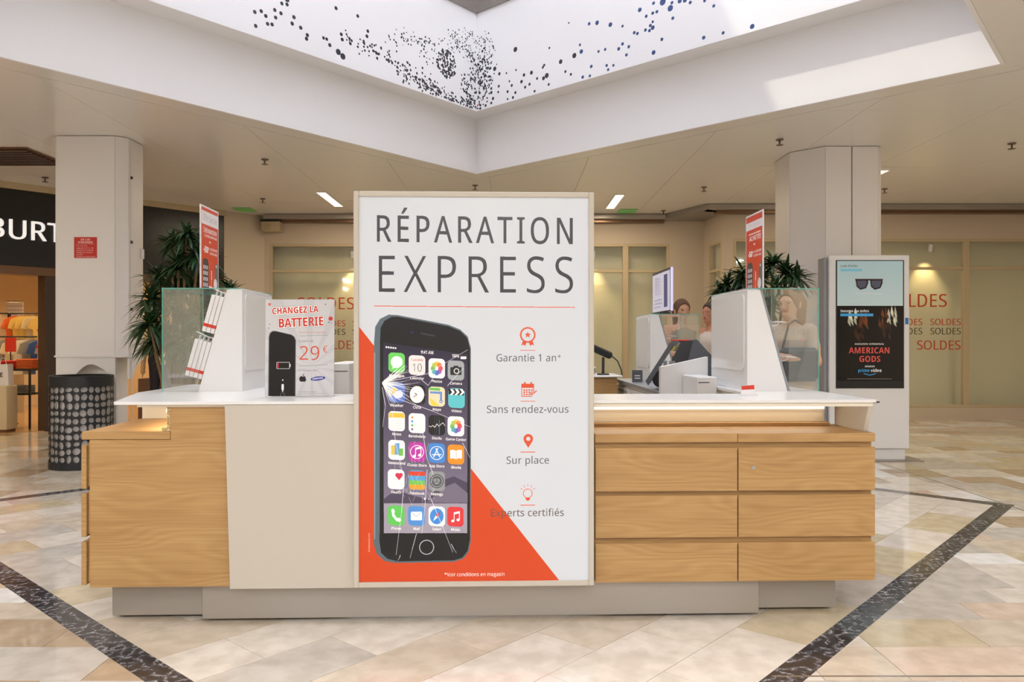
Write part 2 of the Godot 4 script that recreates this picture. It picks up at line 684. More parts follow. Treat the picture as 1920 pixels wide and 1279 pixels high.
# ------------------------------------------------------------------ prints (laid out in units of about 2.4 mm)
func poster_print() -> Canvas:
	var cv := Canvas.new(673, 368, 431, 722, 2.8, c8(212, 218, 226))
	var ink := c8(62, 66, 70)
	var soft := c8(88, 93, 98)
	var red := c8(222, 84, 52)
	cv.poly([673, 612, 1048, 1090, 673, 1090], c8(214, 72, 26))
	cv.text("RÉPARATION", 701, 1079, 452, 49, ink, .80, false, .25, 0, .009)
	cv.text("EXPRESS", 701, 1079, 547, 69, ink, .86, false, -.7, 0, .004)
	cv.line(701, 573, 1078, 575, 1.4, red)
	# phone: metal side, glass, screen
	cv.poly([701, 640, 703, 612, 712, 597, 728, 589, 745, 590, 840, 608, 862, 617, 876, 630, 882, 652, 882, 1015, 878, 1035, 868, 1048, 850, 1054, 740, 1055, 720, 1051, 706, 1038, 700, 1018], c8(92, 108, 118))
	cv.poly([712, 640, 713, 614, 720, 601, 734, 593, 745, 593, 840, 611, 862, 620, 875, 633, 880, 652, 880, 1013, 876, 1033, 866, 1046, 850, 1051, 745, 1052, 726, 1047, 714, 1036, 711, 1015], c8(20, 20, 24))
	cv.line(702, 660, 702, 1010, 2.0, c8(140, 156, 164))
	cv.poly([718, 641, 876, 664, 875, 1000, 719, 999], c8(40, 36, 58), c8(150, 140, 165))
	cv.poly([718, 936, 740, 918, 765, 926, 800, 936, 830, 900, 850, 893, 875, 905, 875, 945, 718, 943], c8(78, 70, 92))
	cv.poly([800, 942, 835, 912, 852, 905, 876, 925, 876, 943], c8(120, 112, 132))
	cv.poly([719, 943, 875, 944, 875, 1000, 719, 999], c8(166, 160, 176))
	cv.disc(772, 622.5, 3, 2.5, c8(30, 40, 90))
	cv.line(788, 624, 814, 629, 3, c8(60, 60, 64))
	for i in 5:
		cv.disc(724 + i * 4.2, 650 + i * .5, 1.7, 1.9, Color.WHITE)
	cv.text("9:41 AM", 788, 812, 662, 6, Color.WHITE, 0, true, 0, .06)
	cv.text("100%", 846, 860, 669, 6, Color.WHITE, 0, true, 0, .06)
	cv.rr(868, 670, 11, 5, 1.2, Color.WHITE)
	var W := Color.WHITE
	var icons := [[743, 679, c8(110, 215, 100), "Messages"], [781, 684, c8(238, 236, 236), "Calendar"], [818, 690, W, "Photos"], [854, 694, c8(165, 172, 178), "Camera"],
		[743, 735, c8(84, 120, 205), "Weather"], [781, 739, c8(24, 22, 28), "Clock"], [818, 743, c8(236, 226, 190), "Maps"], [855, 746, c8(96, 200, 210), "Videos"],
		[743, 789, W, "Notes"], [781, 793, W, "Reminders"], [818, 797, c8(14, 14, 16), "Stocks"], [854, 799, W, "Game Center"],
		[743, 843, W, "Newsstand"], [781, 847, c8(190, 60, 170), "iTunes Store"], [818, 849, c8(70, 140, 220), "App Store"], [854, 852, c8(245, 150, 40), "iBooks"],
		[742, 898, W, "Health"], [781, 900, c8(90, 165, 220), "Passbook"], [818, 902, c8(150, 154, 158), "Settings"],
		[742, 966, c8(100, 205, 95), "Phone"], [780, 967, c8(84, 150, 225), "Mail"], [818, 968, W, "Safari"], [853, 969, c8(226, 60, 66), "Music"]]
	for ic in icons:
		var x: float = ic[0]
		var y: float = ic[1]
		cv.rr(x, y, 31, 37, 7.5, ic[2], Color(0, 0, 0, -1), .06)
		var nm: String = ic[3]
		var half := cv.width(nm) * 6.6 / 2
		cv.text(nm, x - half, 0, y + 26, 4.7, W, 1.0, false, .15, 0.05)
		match nm:
			"Messages":
				cv.disc(x, y - 1, 11, 11, W)
				cv.poly([x - 6, y + 6, x - 9, y + 12, x - 1, y + 9], W)
			"Calendar":
				cv.text("Tuesday", x - 12, x + 12, y - 8, 4.4, c8(200, 80, 70), 0)
				cv.text("10", x - 10, x + 10, y + 12, 15, c8(40, 40, 44), 0, false, -.35)
			"Photos", "Game Center":
				var tint := [c8(245, 190, 60), c8(235, 110, 50), c8(225, 60, 70), c8(170, 80, 170), c8(80, 100, 200), c8(70, 170, 190), c8(100, 180, 90), c8(180, 200, 70)]
				for j in 8:
					var a := TAU * j / 8 - PI / 2
					cv.disc(x + cos(a) * 7, y + sin(a) * 8.5, 4.4, 4.8, Color(tint[j], .85))
			"Camera":
				cv.rr(x, y + 1, 21, 15, 2, c8(40, 42, 46))
				cv.rr(x, y - 7, 9, 4, 1, c8(40, 42, 46))
				cv.ring(x + 1, y + 1, 5.2, 1.4, W)
			"Weather":
				cv.disc(x - 5, y - 2, 7, 8, c8(245, 180, 60))
				cv.disc(x + 3, y + 4, 9, 7, c8(225, 235, 250))
			"Clock":
				cv.disc(x, y, 13.5, 16, W)
				cv.line(x, y, x - 7, y + 5, 1, c8(20, 20, 20))
				cv.line(x, y, x - 5, y - 3, 1.2, c8(20, 20, 20))
				cv.line(x, y, x, y + 13, .5, c8(200, 60, 50))
			"Maps":
				cv.poly([x - 13, y - 17, x + 6, y - 16, x + 6, y - 11, x - 14, y - 12], c8(110, 200, 90))
				cv.poly([x - 13, y - 10, x + 10, y - 9, x + 10, y + 8, x + 6, y + 8, x + 6, y - 5, x - 13, y - 6], c8(110, 150, 215))
				cv.poly([x - 13, y + 2, x + 5, y + 17, x - 10, y + 17], c8(238, 214, 80))
				cv.ring(x + 8, y + 9, 3, 1.2, c8(80, 120, 200))
			"Videos":
				cv.poly([x - 15, y - 18, x + 14, y - 16, x + 14, y - 5, x - 15, y - 7], c8(20, 20, 24))
				for j in 3:
					cv.poly([x - 12 + j * 9, y - 17, x - 7 + j * 9, y - 17, x - 3 + j * 9, y - 11, x - 8 + j * 9, y - 6, x - 13 + j * 9, y - 6, x - 8 + j * 9, y - 11], W)
			"Notes":
				cv.poly([x - 14, y - 16, x + 14, y - 15, x + 15, y - 6, x - 15, y - 7], c8(245, 200, 70))
				for j in 4:
					cv.line(x - 15, y - 2 + j * 5, x + 15, y - 1 + j * 5, .7, c8(190, 190, 190))
			"Reminders":
				for j in 4:
					cv.disc(x - 9, y - 11 + j * 7.4, 2, 2.2, [c8(235, 140, 60), c8(70, 140, 220), c8(90, 180, 90), c8(120, 90, 160)][j])
					cv.line(x - 4, y - 7 + j * 7.4, x + 15, y - 6 + j * 7.4, .6, c8(205, 205, 205))
			"Stocks":
				for j in 7:
					cv.line(x - 12 + j * 4, y - 17, x - 12 + j * 4, y + 17, .6, c8(90, 90, 95))
				var q := [0, 2, -1, 3, -4, 1, -3, -6, 0]
				for j in 8:
					cv.line(x - 15 + j * 3.8, y + 1 + q[j], x - 11.2 + j * 3.8, y + 1 + q[j + 1], 1, W)
				cv.line(x + 5, y - 10, x + 5, y + 17, .9, c8(80, 150, 230))
			"Newsstand":
				cv.rr(x - 6, y, 9, 18, 1, c8(240, 200, 80))
				cv.rr(x + 1, y - 2, 9, 22, 1, c8(110, 170, 225))
				cv.rr(x + 8, y + 4, 8, 14, 1, c8(120, 195, 90))
			"iTunes Store", "Music":
				if nm == "iTunes Store":
					cv.ring(x, y, 13, 1.3, W)
				cv.disc(x - 5, y + 8, 3, 2.6, W)
				cv.disc(x + 5, y + 6, 3, 2.6, W)
				cv.line(x - 2.6, y + 8, x - 2.6, y - 8, 1.3, W)
				cv.line(x + 7.4, y + 6, x + 7.4, y - 10, 1.3, W)
				cv.poly([x - 3.2, y - 8, x + 8, y - 10.5, x + 8, y - 6.5, x - 3.2, y - 4], W)
			"App Store":
				cv.ring(x, y, 13, 1.3, W)
				cv.line(x - 6, y + 8, x + 2, y - 9, 1.8, W)
				cv.line(x + 6, y + 8, x - 2, y - 9, 1.8, W)
				cv.line(x - 9, y + 3, x + 9, y + 3, 1.8, W)
			"iBooks":
				cv.poly([x - 11, y - 8, x - 5, y - 9, x, y - 7, x, y + 9, x - 5, y + 7, x - 11, y + 8], W)
				cv.poly([x + 11, y - 8, x + 5, y - 9, x + .7, y - 7, x + .7, y + 9, x + 5, y + 7, x + 11, y + 8], W)
			"Health":
				cv.disc(x + 2.5, y - 8, 4, 4, c8(215, 50, 85))
				cv.disc(x + 8.5, y - 8, 4, 4, c8(215, 50, 85))
				cv.poly([x - 1.2, y - 6.5, x + 12.2, y - 6.5, x + 5.5, y + 2], c8(215, 50, 85))
			"Passbook":
				cv.poly([x - 15, y - 17, x + 15, y - 16, x + 15, y - 8, x - 15, y - 9], c8(225, 70, 45))
				cv.poly([x - 15, y, x + 15, y + 1, x + 15, y + 9, x - 15, y + 8], c8(120, 200, 90))
				cv.poly([x - 15, y + 8, x + 15, y + 9, x + 14, y + 18, x - 13, y + 17], c8(245, 165, 50))
			"Settings":
				cv.ring(x, y, 13, 1.6, c8(70, 74, 78))
				cv.ring(x, y, 9.5, 3.4, c8(84, 88, 92))
				for j in 3:
					var a := TAU * j / 3 + .5
					cv.line(x, y, x + cos(a) * 8, y + sin(a) * 8, 1.4, c8(84, 88, 92))
			"Phone":
				cv.poly([x - 9, y - 11, x - 5, y - 13, x - 2, y - 7, x - 4, y - 3, x + 2, y + 5, x + 6, y + 4, x + 10, y + 9, x + 6, y + 12, x, y + 10, x - 7, y + 1], W)
			"Mail":
				cv.rr(x, y, 21, 16, 1.5, W)
				cv.line(x - 10, y - 7, x, y + 1, .8, c8(120, 150, 190))
				cv.line(x + 10, y - 7, x, y + 1, .8, c8(120, 150, 190))
			"Safari":
				cv.disc(x, y, 13, 15, c8(70, 145, 225))
				cv.poly([x + 7, y - 9, x + 2, y + 2, x - 2, y - 2], c8(220, 60, 60))
				cv.poly([x - 7, y + 9, x - 2, y - 2, x + 2, y + 2], W)
	cv.disc(795.5, 935, 2, 2, W)
	cv.disc(803.5, 935.5, 1.7, 1.7, c8(190, 186, 200))
	cv.ring(799, 1026, 14, 1.6, c8(190, 200, 205))
	cv.disc(799, 1026, 12.2, 12.2, c8(22, 22, 26))
	# shattered glass: bright cracks from the left edge
	var r := RandomNumberGenerator.new()
	r.seed = 11
	for i in 80:
		var a := r.randf_range(-.85, 1.15)
		var len := r.randf_range(16, 72) * (1.25 if absf(a - .25) < .45 else .8)
		var p := Vector2(716, 717)
		var w := r.randf_range(.6, 1.7)
		for s in 3:
			var q := p + Vector2(cos(a), sin(a)) * len / 3
			cv.line(p.x, p.y, q.x, q.y, w * (1 - s * .3), Color(1, 1, 1, .85))
			p = q
			a += r.randf_range(-.25, .25)
	for c in [[716, 717, 800, 700, 876, 655], [740, 745, 810, 770, 880, 800], [790, 712, 802, 722, 812, 706], [838, 723, 850, 709, 868, 690], [716, 725, 722, 760, 717, 800], [735, 775, 741, 830, 757, 900],
			[757, 900, 752, 960, 742, 1040], [790, 800, 800, 860, 812, 890], [800, 880, 796, 950, 790, 1000], [805, 930, 830, 990, 848, 1036], [866, 830, 874, 845, 880, 858], [750, 1040, 748, 1046, 745, 1050], [780, 1000, 772, 1030, 768, 1046], [845, 1020, 850, 1030, 855, 1037]]:
		cv.line(c[0], c[1], c[2], c[3], 1.0, Color(.95, .95, 1, .9))
		cv.line(c[2], c[3], c[4], c[5], .8, Color(.95, .95, 1, .8))
	for i in 40:
		var x := r.randf_range(735, 815)
		var y := r.randf_range(820, 940)
		cv.line(x, y, x + r.randf_range(-7, 7), y + r.randf_range(6, 18), .6, Color(1, 1, 1, .55))
	# promises on the right
	cv.ring(989, 627, 14, 2.2, red)
	for i in 20:
		cv.disc(989 + cos(TAU * i / 20) * 13.6, 627 + sin(TAU * i / 20) * 13.6, 1.7, 1.7, red)
	var star := []
	for i in 10:
		var a := TAU * i / 10 - PI / 2
		var q := 6.4 if i % 2 == 0 else 2.6
		star += [989 + cos(a) * q, 627 + sin(a) * q]
	cv.poly(star, red)
	cv.poly([980, 638, 987, 641, 984, 648, 981, 645, 977, 647], red)
	cv.poly([998, 638, 991, 641, 994, 648, 997, 645, 1001, 647], red)
	for y in [656, 752, 848, 948]:
		cv.line(975, y, 1003, y, 1.2, red)
	cv.text("Garantie 1 an", 929, 1044, 677, 13.5, soft, 0, false, 0.0)
	cv.text("*", 1045, 0, 674, 9, soft)
	cv.text("Sans rendez-vous", 911, 1067, 774, 13.5, soft, 0, false, 0.0)
	cv.text("Sur place", 948, 1030, 870, 13.5, soft, 0, false, 0.0)
	cv.text("Experts certifiés", 918, 1058, 969, 13.5, c8(96, 84, 80), 0, false, 0.0)
	cv.poly([977, 719, 1001, 719, 1001, 727, 977, 727], red)
	cv.poly([982, 716, 985, 716, 985, 721, 982, 721], red)
	cv.poly([994, 716, 997, 716, 997, 721, 994, 721], red)
	cv.line(977.7, 727, 977.7, 743, 1.4, red)
	cv.line(1000.3, 727, 1000.3, 736, 1.4, red)
	cv.line(977, 743, 997, 743, 1.4, red)
	for i in 12:
		cv.poly([981 + (i % 4) * 4.8, 729.5 + (i / 4) * 4.3, 984 + (i % 4) * 4.8, 729.5 + (i / 4) * 4.3, 984 + (i % 4) * 4.8, 732.3 + (i / 4) * 4.3, 981 + (i % 4) * 4.8, 732.3 + (i / 4) * 4.3], red)
	cv.line(993, 736, 997, 740, 1.8, red)
	cv.line(997, 740, 1006, 732, 1.8, red)
	cv.disc(990, 823, 9, 9, red)
	cv.poly([982, 827.5, 998, 827.5, 990, 840], red)
	cv.disc(990, 823, 4, 4, c8(212, 218, 226))
	cv.ring(989, 926, 9, 1.2, red)
	cv.poly([985, 934, 993, 934, 993, 937, 991, 939.5, 987, 939.5, 985, 937], red)
	for i in 5:
		var a := -PI / 2 + (i - 2) * .5
		cv.line(989 + cos(a) * 12, 925 + sin(a) * 12, 989 + cos(a) * 16.5, 925 + sin(a) * 16.5, .9, red)
	cv.text("*Voir conditions en magasin", 832, 946, 1081, 6.8, Color.WHITE, 0)
	cv.text("Shutterstock.com", 693, 0, 1034, 3.2, c8(250, 225, 215), 1.0, false, 0, -PI / 2)
	return cv

func battery_print() -> Canvas:
	var cv := Canvas.new(498, 563, 130, 182, 6.0, c8(214, 214, 217))
	var red := c8(212, 58, 44)
	for i in 14:
		var a := TAU * i / 14 + .1
		cv.poly([585, 690, 585 + cos(a) * 200, 690 + sin(a) * 200, 585 + cos(a + .16) * 200, 690 + sin(a + .16) * 200], c8(205, 205, 209))
	for w in [["CHANGEZ LA", 510, 598, 591, 12.0], ["BATTERIE", 522, 609, 616, 16.5]]:
		cv.text(w[0], w[1], w[2], w[3], w[4], c8(120, 138, 142), .86, true, 2.3, -.05)
		cv.text(w[0], w[1], w[2], w[3], w[4], Color.WHITE, .86, true, 1.7, -.05)
		cv.text(w[0], w[1], w[2], w[3], w[4], red, .86, true, .1, -.05)
	for p in [[505.5, 572, 2.6], [621, 599, 4], [611, 572, 1.2]]:
		cv.disc(p[0], p[1], p[2], p[2], red)
	cv.disc(505.5, 572, 1.1, 1.1, c8(230, 180, 170))
	for p in [[618, 606, 1.1], [623, 607.5, .7], [504, 617, 1], [506, 610, .8]]:
		cv.disc(p[0], p[1], p[2], p[2], c8(50, 50, 60))
	cv.text("de votre smartphone", 561, 613, 627, 4.2, c8(206, 120, 112), 0, false, -.05)
	cv.line(561, 632, 616, 630, .6, c8(120, 120, 124))
	cv.text("à partir de", 561, 589, 643.5, 4.4, c8(120, 120, 124), 0)
	cv.text("29", 561, 602, 677, 26, c8(222, 78, 50), 0, false, -.3)
	cv.text("€", 606, 616, 663, 13, c8(222, 78, 50), 0, false, -.2)
	cv.line(561, 689, 616, 686, .6, c8(120, 120, 124))
	cv.text("13 marques dont :", 561, 600, 698, 3.2, c8(120, 120, 124), 0)
	cv.disc(567, 713, 4.4, 5.2, c8(22, 22, 24))
	cv.disc(571.5, 713, 4.4, 5.2, c8(22, 22, 24))
	cv.disc(577, 711, 2.6, 2.8, c8(212, 212, 215))
	cv.poly([569, 707, 570, 704.5, 572, 704, 571.4, 706.5], c8(22, 22, 24))
	var el := []
	for i in 28:
		var q := Vector2(cos(TAU * i / 28) * 14, sin(TAU * i / 28) * 3.9).rotated(-.12) + Vector2(598, 712)
		el += [q.x, q.y]
	cv.poly(el, c8(48, 58, 158))
	cv.text("SAMSUNG", 587.5, 608, 714.6, 3.3, Color.WHITE, 0, true, 0, -.12)
	cv.text("Voir conditions en magasin", 561, 595, 738, 2, c8(130, 130, 134), 0)
	cv.line(561, 741, 612, 740, .5, c8(170, 170, 174))
	cv.poly([504, 745, 504, 634, 506, 626, 511, 622, 517, 622, 547, 629, 553, 633, 556, 640, 556, 745], c8(120, 122, 126))
	cv.poly([505.5, 745, 505.5, 634, 507.5, 627, 512, 623.4, 517, 623.2, 547, 630, 552, 634, 554.6, 640, 554.6, 745], c8(14, 13, 15))
	cv.rr(532, 687.5, 25, 13, 1.4, c8(225, 222, 222))
	cv.rr(532, 687.5, 23, 11, 1, c8(14, 13, 15))
	cv.poly([521, 683, 524, 683, 524, 692, 521, 692], c8(190, 40, 60))
	cv.rr(545.3, 687.5, 1.6, 6, .5, c8(225, 222, 222))
	cv.rr(531.5, 715, 2, 3, .6, Color.WHITE)
	cv.rr(531.5, 728, 4.4, 11, 1, Color.WHITE)
	cv.rr(531.5, 735, 2.4, 4, .4, Color.WHITE)
	cv.ring(531.5, 742.5, 4, .5, c8(170, 170, 170))
	return cv

func promo_print(second: bool) -> Canvas:
	var cv := Canvas.new(0, 0, 100, 154, 3.4, c8(218, 62, 48))
	var W := Color.WHITE
	cv.poly([0, 0, 100, 0, 100, 154, 0, 154], c8(232, 224, 230))
	cv.poly([3, 3, 97, 3, 97, 154, 3, 154], c8(218, 60, 44), c8(226, 78, 36))
	if second:
		cv.poly([3, 15, 97, 15, 97, 31, 3, 31], c8(240, 236, 240))
		cv.text("Offre Spéciale", 14, 88, 27, 9, c8(190, 170, 180), 0, false, -.3)
		cv.line(18, 40, 88, 40, 3, c8(246, 214, 208))
		cv.text("ACHETÉE", 22, 90, 54, 9.5, W, 0, true)
		cv.text("=", 46, 58, 66, 8, W, 0, true)
	else:
		cv.poly([3, 9, 97, 9, 97, 34, 3, 34], c8(240, 236, 240))
		cv.text("Offre Spéciale", 12, 90, 27, 12, c8(110, 104, 112), 0, false, -.3)
		cv.text("1", 13, 18, 50, 12, W, 0, true)
		cv.text("RÉPARATION", 20, 90, 49, 8.5, W, 0, true)
		cv.text("DE VOTRE SMARTPHONE", 20, 90, 57, 4.6, W, 0, true)
		cv.text("=", 44, 56, 69, 8, W, 0, true)
	cv.text("-50", 14, 40, 86, 11, W, 0, true, .5)
	cv.text("%", 40, 46, 80, 5, W, 0, true)
	cv.text("1 ACCESSOIRE", 48, 92, 80, 4.6, W, 0, true)
	cv.text("DE VOTRE CHOIX", 48, 92, 88, 4.4, W, 0, true)
	cv.poly([10, 154, 10, 104, 14, 98, 36, 98, 42, 106, 42, 154], c8(60, 60, 66))
	for i in 12:
		cv.rr(16 + (i % 3) * 9, 114 + (i / 3) * 11, 6.5, 7.5, 1.5, c8(210, 210, 218))
	cv.line(59, 118, 59, 136, 4, W)
	cv.line(59, 134, 58, 154, 1.5, c8(250, 220, 210))
	cv.poly([78, 154, 78, 110, 82, 104, 97, 102, 97, 154], c8(108, 104, 110))
	cv.rr(86, 108, 5, 6, 1, W)
	cv.disc(81, 143, 10, 11, c8(236, 232, 236))
	return cv

func totem_print() -> Canvas:
	var cv := Canvas.new(1569, 490, 124, 225, 4.0, c8(22, 20, 20))
	cv.poly([1569, 490, 1693, 490, 1693, 574, 1569, 574], c8(172, 200, 206), c8(188, 208, 210))
	cv.text("Look d'enfer", 1575, 1608, 501.5, 4.8, c8(60, 70, 76), 0)
	cv.line(1575, 507, 1616, 507, 4.5, c8(120, 190, 210))
	for s in [-1, 1]:
		var x: float = 1629.0 + s * 13.5
		cv.poly([x - 12, 524, x + 12, 524, x + 12, 532, x + 8, 541, x - 3, 544, x - 10, 538], c8(50, 40, 44))
		cv.poly([x - 9, 527, x + 9, 527, x + 9, 532, x + 6, 539, x - 3, 541, x - 8, 536], c8(84, 88, 104))
	cv.line(1603, 525, 1655, 525, 3, c8(60, 40, 40))
	cv.line(1603, 550, 1655, 552, 2, c8(196, 212, 214))
	# dark advertisement: generic flames on black
	var r := RandomNumberGenerator.new()
	r.seed = 4
	for f in [[1597, 596, c8(226, 226, 196)], [1618, 602, c8(120, 66, 34)], [1653, 600, c8(110, 62, 32)], [1672, 596, c8(230, 228, 200)], [1610, 625, c8(66, 42, 30)], [1660, 622, c8(60, 42, 30)]]:
		for i in 9:
			var x: float = f[0] + r.randf_range(-8, 8)
			var y: float = f[1] + r.randf_range(-12, 12)
			var h := r.randf_range(6, 16)
			cv.poly([x - 2, y, x, y - h, x + 3, y - 2, x + 4, y + h * .6, x, y + h * .3], Color(f[2], .75))
	cv.text("Descente aux enfers", 1575, 1629, 586, 4.8, c8(225, 225, 225), 0, true)
	cv.line(1575, 591, 1637, 591, 5, c8(70, 160, 215))
	cv.text("AMAZON ORIGINAL", 1602, 1658, 647, 3, c8(215, 210, 205), 0, true)
	cv.text("AMERICAN", 1591, 1669, 663, 11, c8(206, 84, 76), 0, true)
	cv.text("GODS", 1610, 1651, 679, 11, c8(206, 84, 76), 0, true)
	cv.text("amazon", 1621, 1640, 689, 4, c8(220, 220, 220), 0, true)
	cv.text("prime", 1608, 1630, 698, 6, c8(60, 160, 215), 0, true)
	cv.text("video", 1632, 1653, 698, 6, c8(225, 225, 225), 0, true)
	cv.line(1619, 701, 1630, 704, 1.4, c8(60, 160, 215))
	cv.line(1630, 704, 1642, 701, 1.4, c8(60, 160, 215))
	cv.line(1588, 711, 1672, 711, .8, c8(120, 116, 112))
	return cv

func notice_print() -> Canvas:
	var cv := Canvas.new(0, 0, 42, 38, 7.0, c8(206, 46, 34))
	var W := c8(246, 226, 220)
	cv.text("EN CAS", 12, 30, 6, 3.6, W, 0, true)
	cv.text("D'INCENDIE", 7, 35, 11, 3.6, W, 0, true)
	cv.line(4, 12.6, 38, 12.6, .35, W)
	cv.text("- ne criez pas", 2, 24, 16.5, 2.2, W, 0)
	cv.text("- appelez le P.C. de", 2, 36, 21, 2.4, W, 0)
	cv.text("sécurité à l'aide du", 4, 36, 25, 2.4, W, 0)
	cv.text("téléphone le plus", 4, 34, 29, 2.4, W, 0)
	cv.text("proche", 4, 16, 33, 2.4, W, 0)
	cv.text("- utilisez les extincteurs", 2, 40, 37, 2.4, W, 0)
	return cv

func screen_print() -> Canvas:
	var cv := Canvas.new(0, 0, 60, 34, 8.0, c8(226, 224, 242))
	cv.poly([0, 0, 60, 0, 60, 1.6, 0, 1.6], c8(60, 60, 74))
	cv.poly([40, 4, 52, 4, 52, 31, 40, 31], c8(70, 76, 130))
	for i in 12:
		cv.line(8, 5 + i * 1.3, 22 + (i * 7) % 13, 5 + i * 1.3, .5, c8(150, 146, 170))
	for i in 14:
		cv.rr(8 + (i % 5) * 6, 24 + (i / 5) * 3, 3, 1.6, .3, c8(130, 124, 160))
	return cv

# dots on the wall of the light well; s runs along the wall from the far corner, y upwards
func dots_print(right: bool, length: float, y0: float, y1: float) -> Canvas:
	var cv := Canvas.new(0, 0, length, y1 - y0, 2040.0 / length, c8(243, 243, 246))
	var r := RandomNumberGenerator.new()
	r.seed = 31
	var R := [67,480,21,121,468,9,138,448,18,150,489,7,158,450,20,168,452,17,166,460,11,179,480,13,190,478,17,208,471,17,224,465,10,192,446,11,201,446,11,219,442,13,224,446,12,232,441,12,229,433,12,239,454,12,243,452,12,246,476,16,254,467,12,253,453,12,258,451,12,259,456,12,262,453,16,262,459,10,262,468,12,267,468,12,263,478,12,274,476,24,283,467,22,285,472,12,286,456,12,294,471,16,300,470,16,306,466,12,322,463,11,332,455,11,273,438,12,263,427,16,248,419,16,321,427,13,182,432,13,170,423,13,180,422,11,194,421,11,203,428,11,205,423,11,212,426,10,145,435,11,153,430,11,113,450,11,111,448,11,117,437,20,112,435,16,102,437,11,93,446,16,81,446,14,68,455,9,52,455,9,40,457,14,32,465,19,57,444,9,61,438,12,77,439,14,83,431,12,90,433,12,39,442,12,54,432,12,67,428,12,38,435,10,98,423,11,103,420,11,120,426,11,26,442,12,26,437,14,29,429,14,26,424,12,54,423,9,63,423,12,16,423,12,8,420,12,372,424,16,392,418,13,342,426,11,361,416,7]
	var L := [317,442,13,310,445,13,305,442,13,295,451,13,288,450,13,294,444,13,303,435,13,298,436,13,316,429,13,287,460,13,281,461,13,281,466,19,273,451,14,275,444,14,265,443,14,257,438,14,258,434,14,279,419,15,237,441,12,233,441,12,229,436,14,218,432,22,212,429,23,230,417,12,221,477,14,192,478,13,178,466,13,341,447,11]
	var spots := []
	var list := R if right else L
	for i in range(0, list.size(), 3):
		spots.append([list[i] / 100.0 * (1.0 if right else -1.0), list[i + 1] / 100.0, list[i + 2] / 1000.0 * 1.45, c8(46, 48, 62) if not right or list[i] < 160 else c8(58, 80, 128)])
	# the drawing: strokes (s, y, spread, how many per metre, size)
	var strokes := [
		[[-2.13, 4.54, -1.95, 4.5, -1.79, 4.48, -1.65, 4.51, -1.48, 4.48], .055, 75, .011],
		[[-1.48, 4.48, -1.33, 4.43, -1.21, 4.33, -1.0, 4.30, -.78, 4.28], .06, 130, .009],
		[[-.95, 4.33, -.78, 4.29, -.54, 4.24, -.34, 4.22, -.03, 4.22], .045, 210, .0085],
		[[-1.45, 4.64, -1.24, 4.74, -1.0, 4.82, -.84, 4.83, -.74, 4.80, -.71, 4.67], .045, 85, .007],
		[[-1.02, 4.70, -.87, 4.62, -.84, 4.50], .05, 60, .008],
		[[-.54, 4.88, -.34, 5.04, -.12, 5.08, .09, 5.07, .23, 4.93, .30, 4.79], .06, 120, .0065],
		[[-.50, 4.86, -.33, 4.93, -.15, 4.9, -.02, 4.86], .05, 110, .007],
		[[-.04, 4.86, .02, 4.79, .12, 4.66, .05, 4.52, .02, 4.37, -.02, 4.26], .10, 270, .0095],
		[[-.18, 4.57, -.21, 4.44, -.17, 4.29, -.10, 4.22], .05, 170, .0085],
		[[.14, 4.92, .2, 4.75, .18, 4.58, .1, 4.4], .08, 100, .0085]]
	for st in strokes:
		var p: Array = st[0]
		for i in range(0, p.size() - 2, 2):
			var a := Vector2(p[i], p[i + 1])
			var b := Vector2(p[i + 2], p[i + 3])
			for j in int(a.distance_to(b) * st[2]):
				var q := a.lerp(b, r.randf()) + Vector2(r.randfn(0, st[1]), r.randfn(0, st[1]))
				spots.append([q.x, q.y, st[3] * r.randf_range(.75, 1.8), c8(44, 44, 54)])
	for j in 150:
		var a := r.randf() * TAU
		var q := Vector2(-.55, 4.64) + Vector2(cos(a), sin(a) * 1.0) * .17 * sqrt(r.randf())
		spots.append([q.x, q.y, .0105 * r.randf_range(.7, 1.6), c8(40, 40, 50)])
	for p in spots:
		var s: float = p[0] if right else -p[0]
		if s > 0.005 and s < length and p[1] > y0 + .02 and p[1] < y1:
			cv.disc(s, y1 - p[1], p[2], p[2], p[3])
	if right:
		cv.disc(.045, y1 - 4.27, .014, .014, c8(200, 60, 50))
	return cv

# ------------------------------------------------------------------ the room
func flat_poly(c: PackedVector2Array) -> PackedVector2Array:
	return c

func grown(p: PackedVector2Array, by: float) -> PackedVector2Array:
	var q := p.duplicate()
	if Geometry2D.is_polygon_clockwise(q):
		q.reverse()
	var r: PackedVector2Array = Geometry2D.offset_polygon(q, by, Geometry2D.JOIN_MITER)[0]
	# same corner order as p
	var out := PackedVector2Array()
	for a in p:
		var best := r[0]
		for b in r:
			if b.distance_to(a) < best.distance_to(a):
				best = b
		out.append(best)
	return out

func rect(x0: float, d0: float, x1: float, d1: float) -> PackedVector2Array:
	return PackedVector2Array([Vector2(x0, d0), Vector2(x1, d0), Vector2(x1, d1), Vector2(x0, d1)])

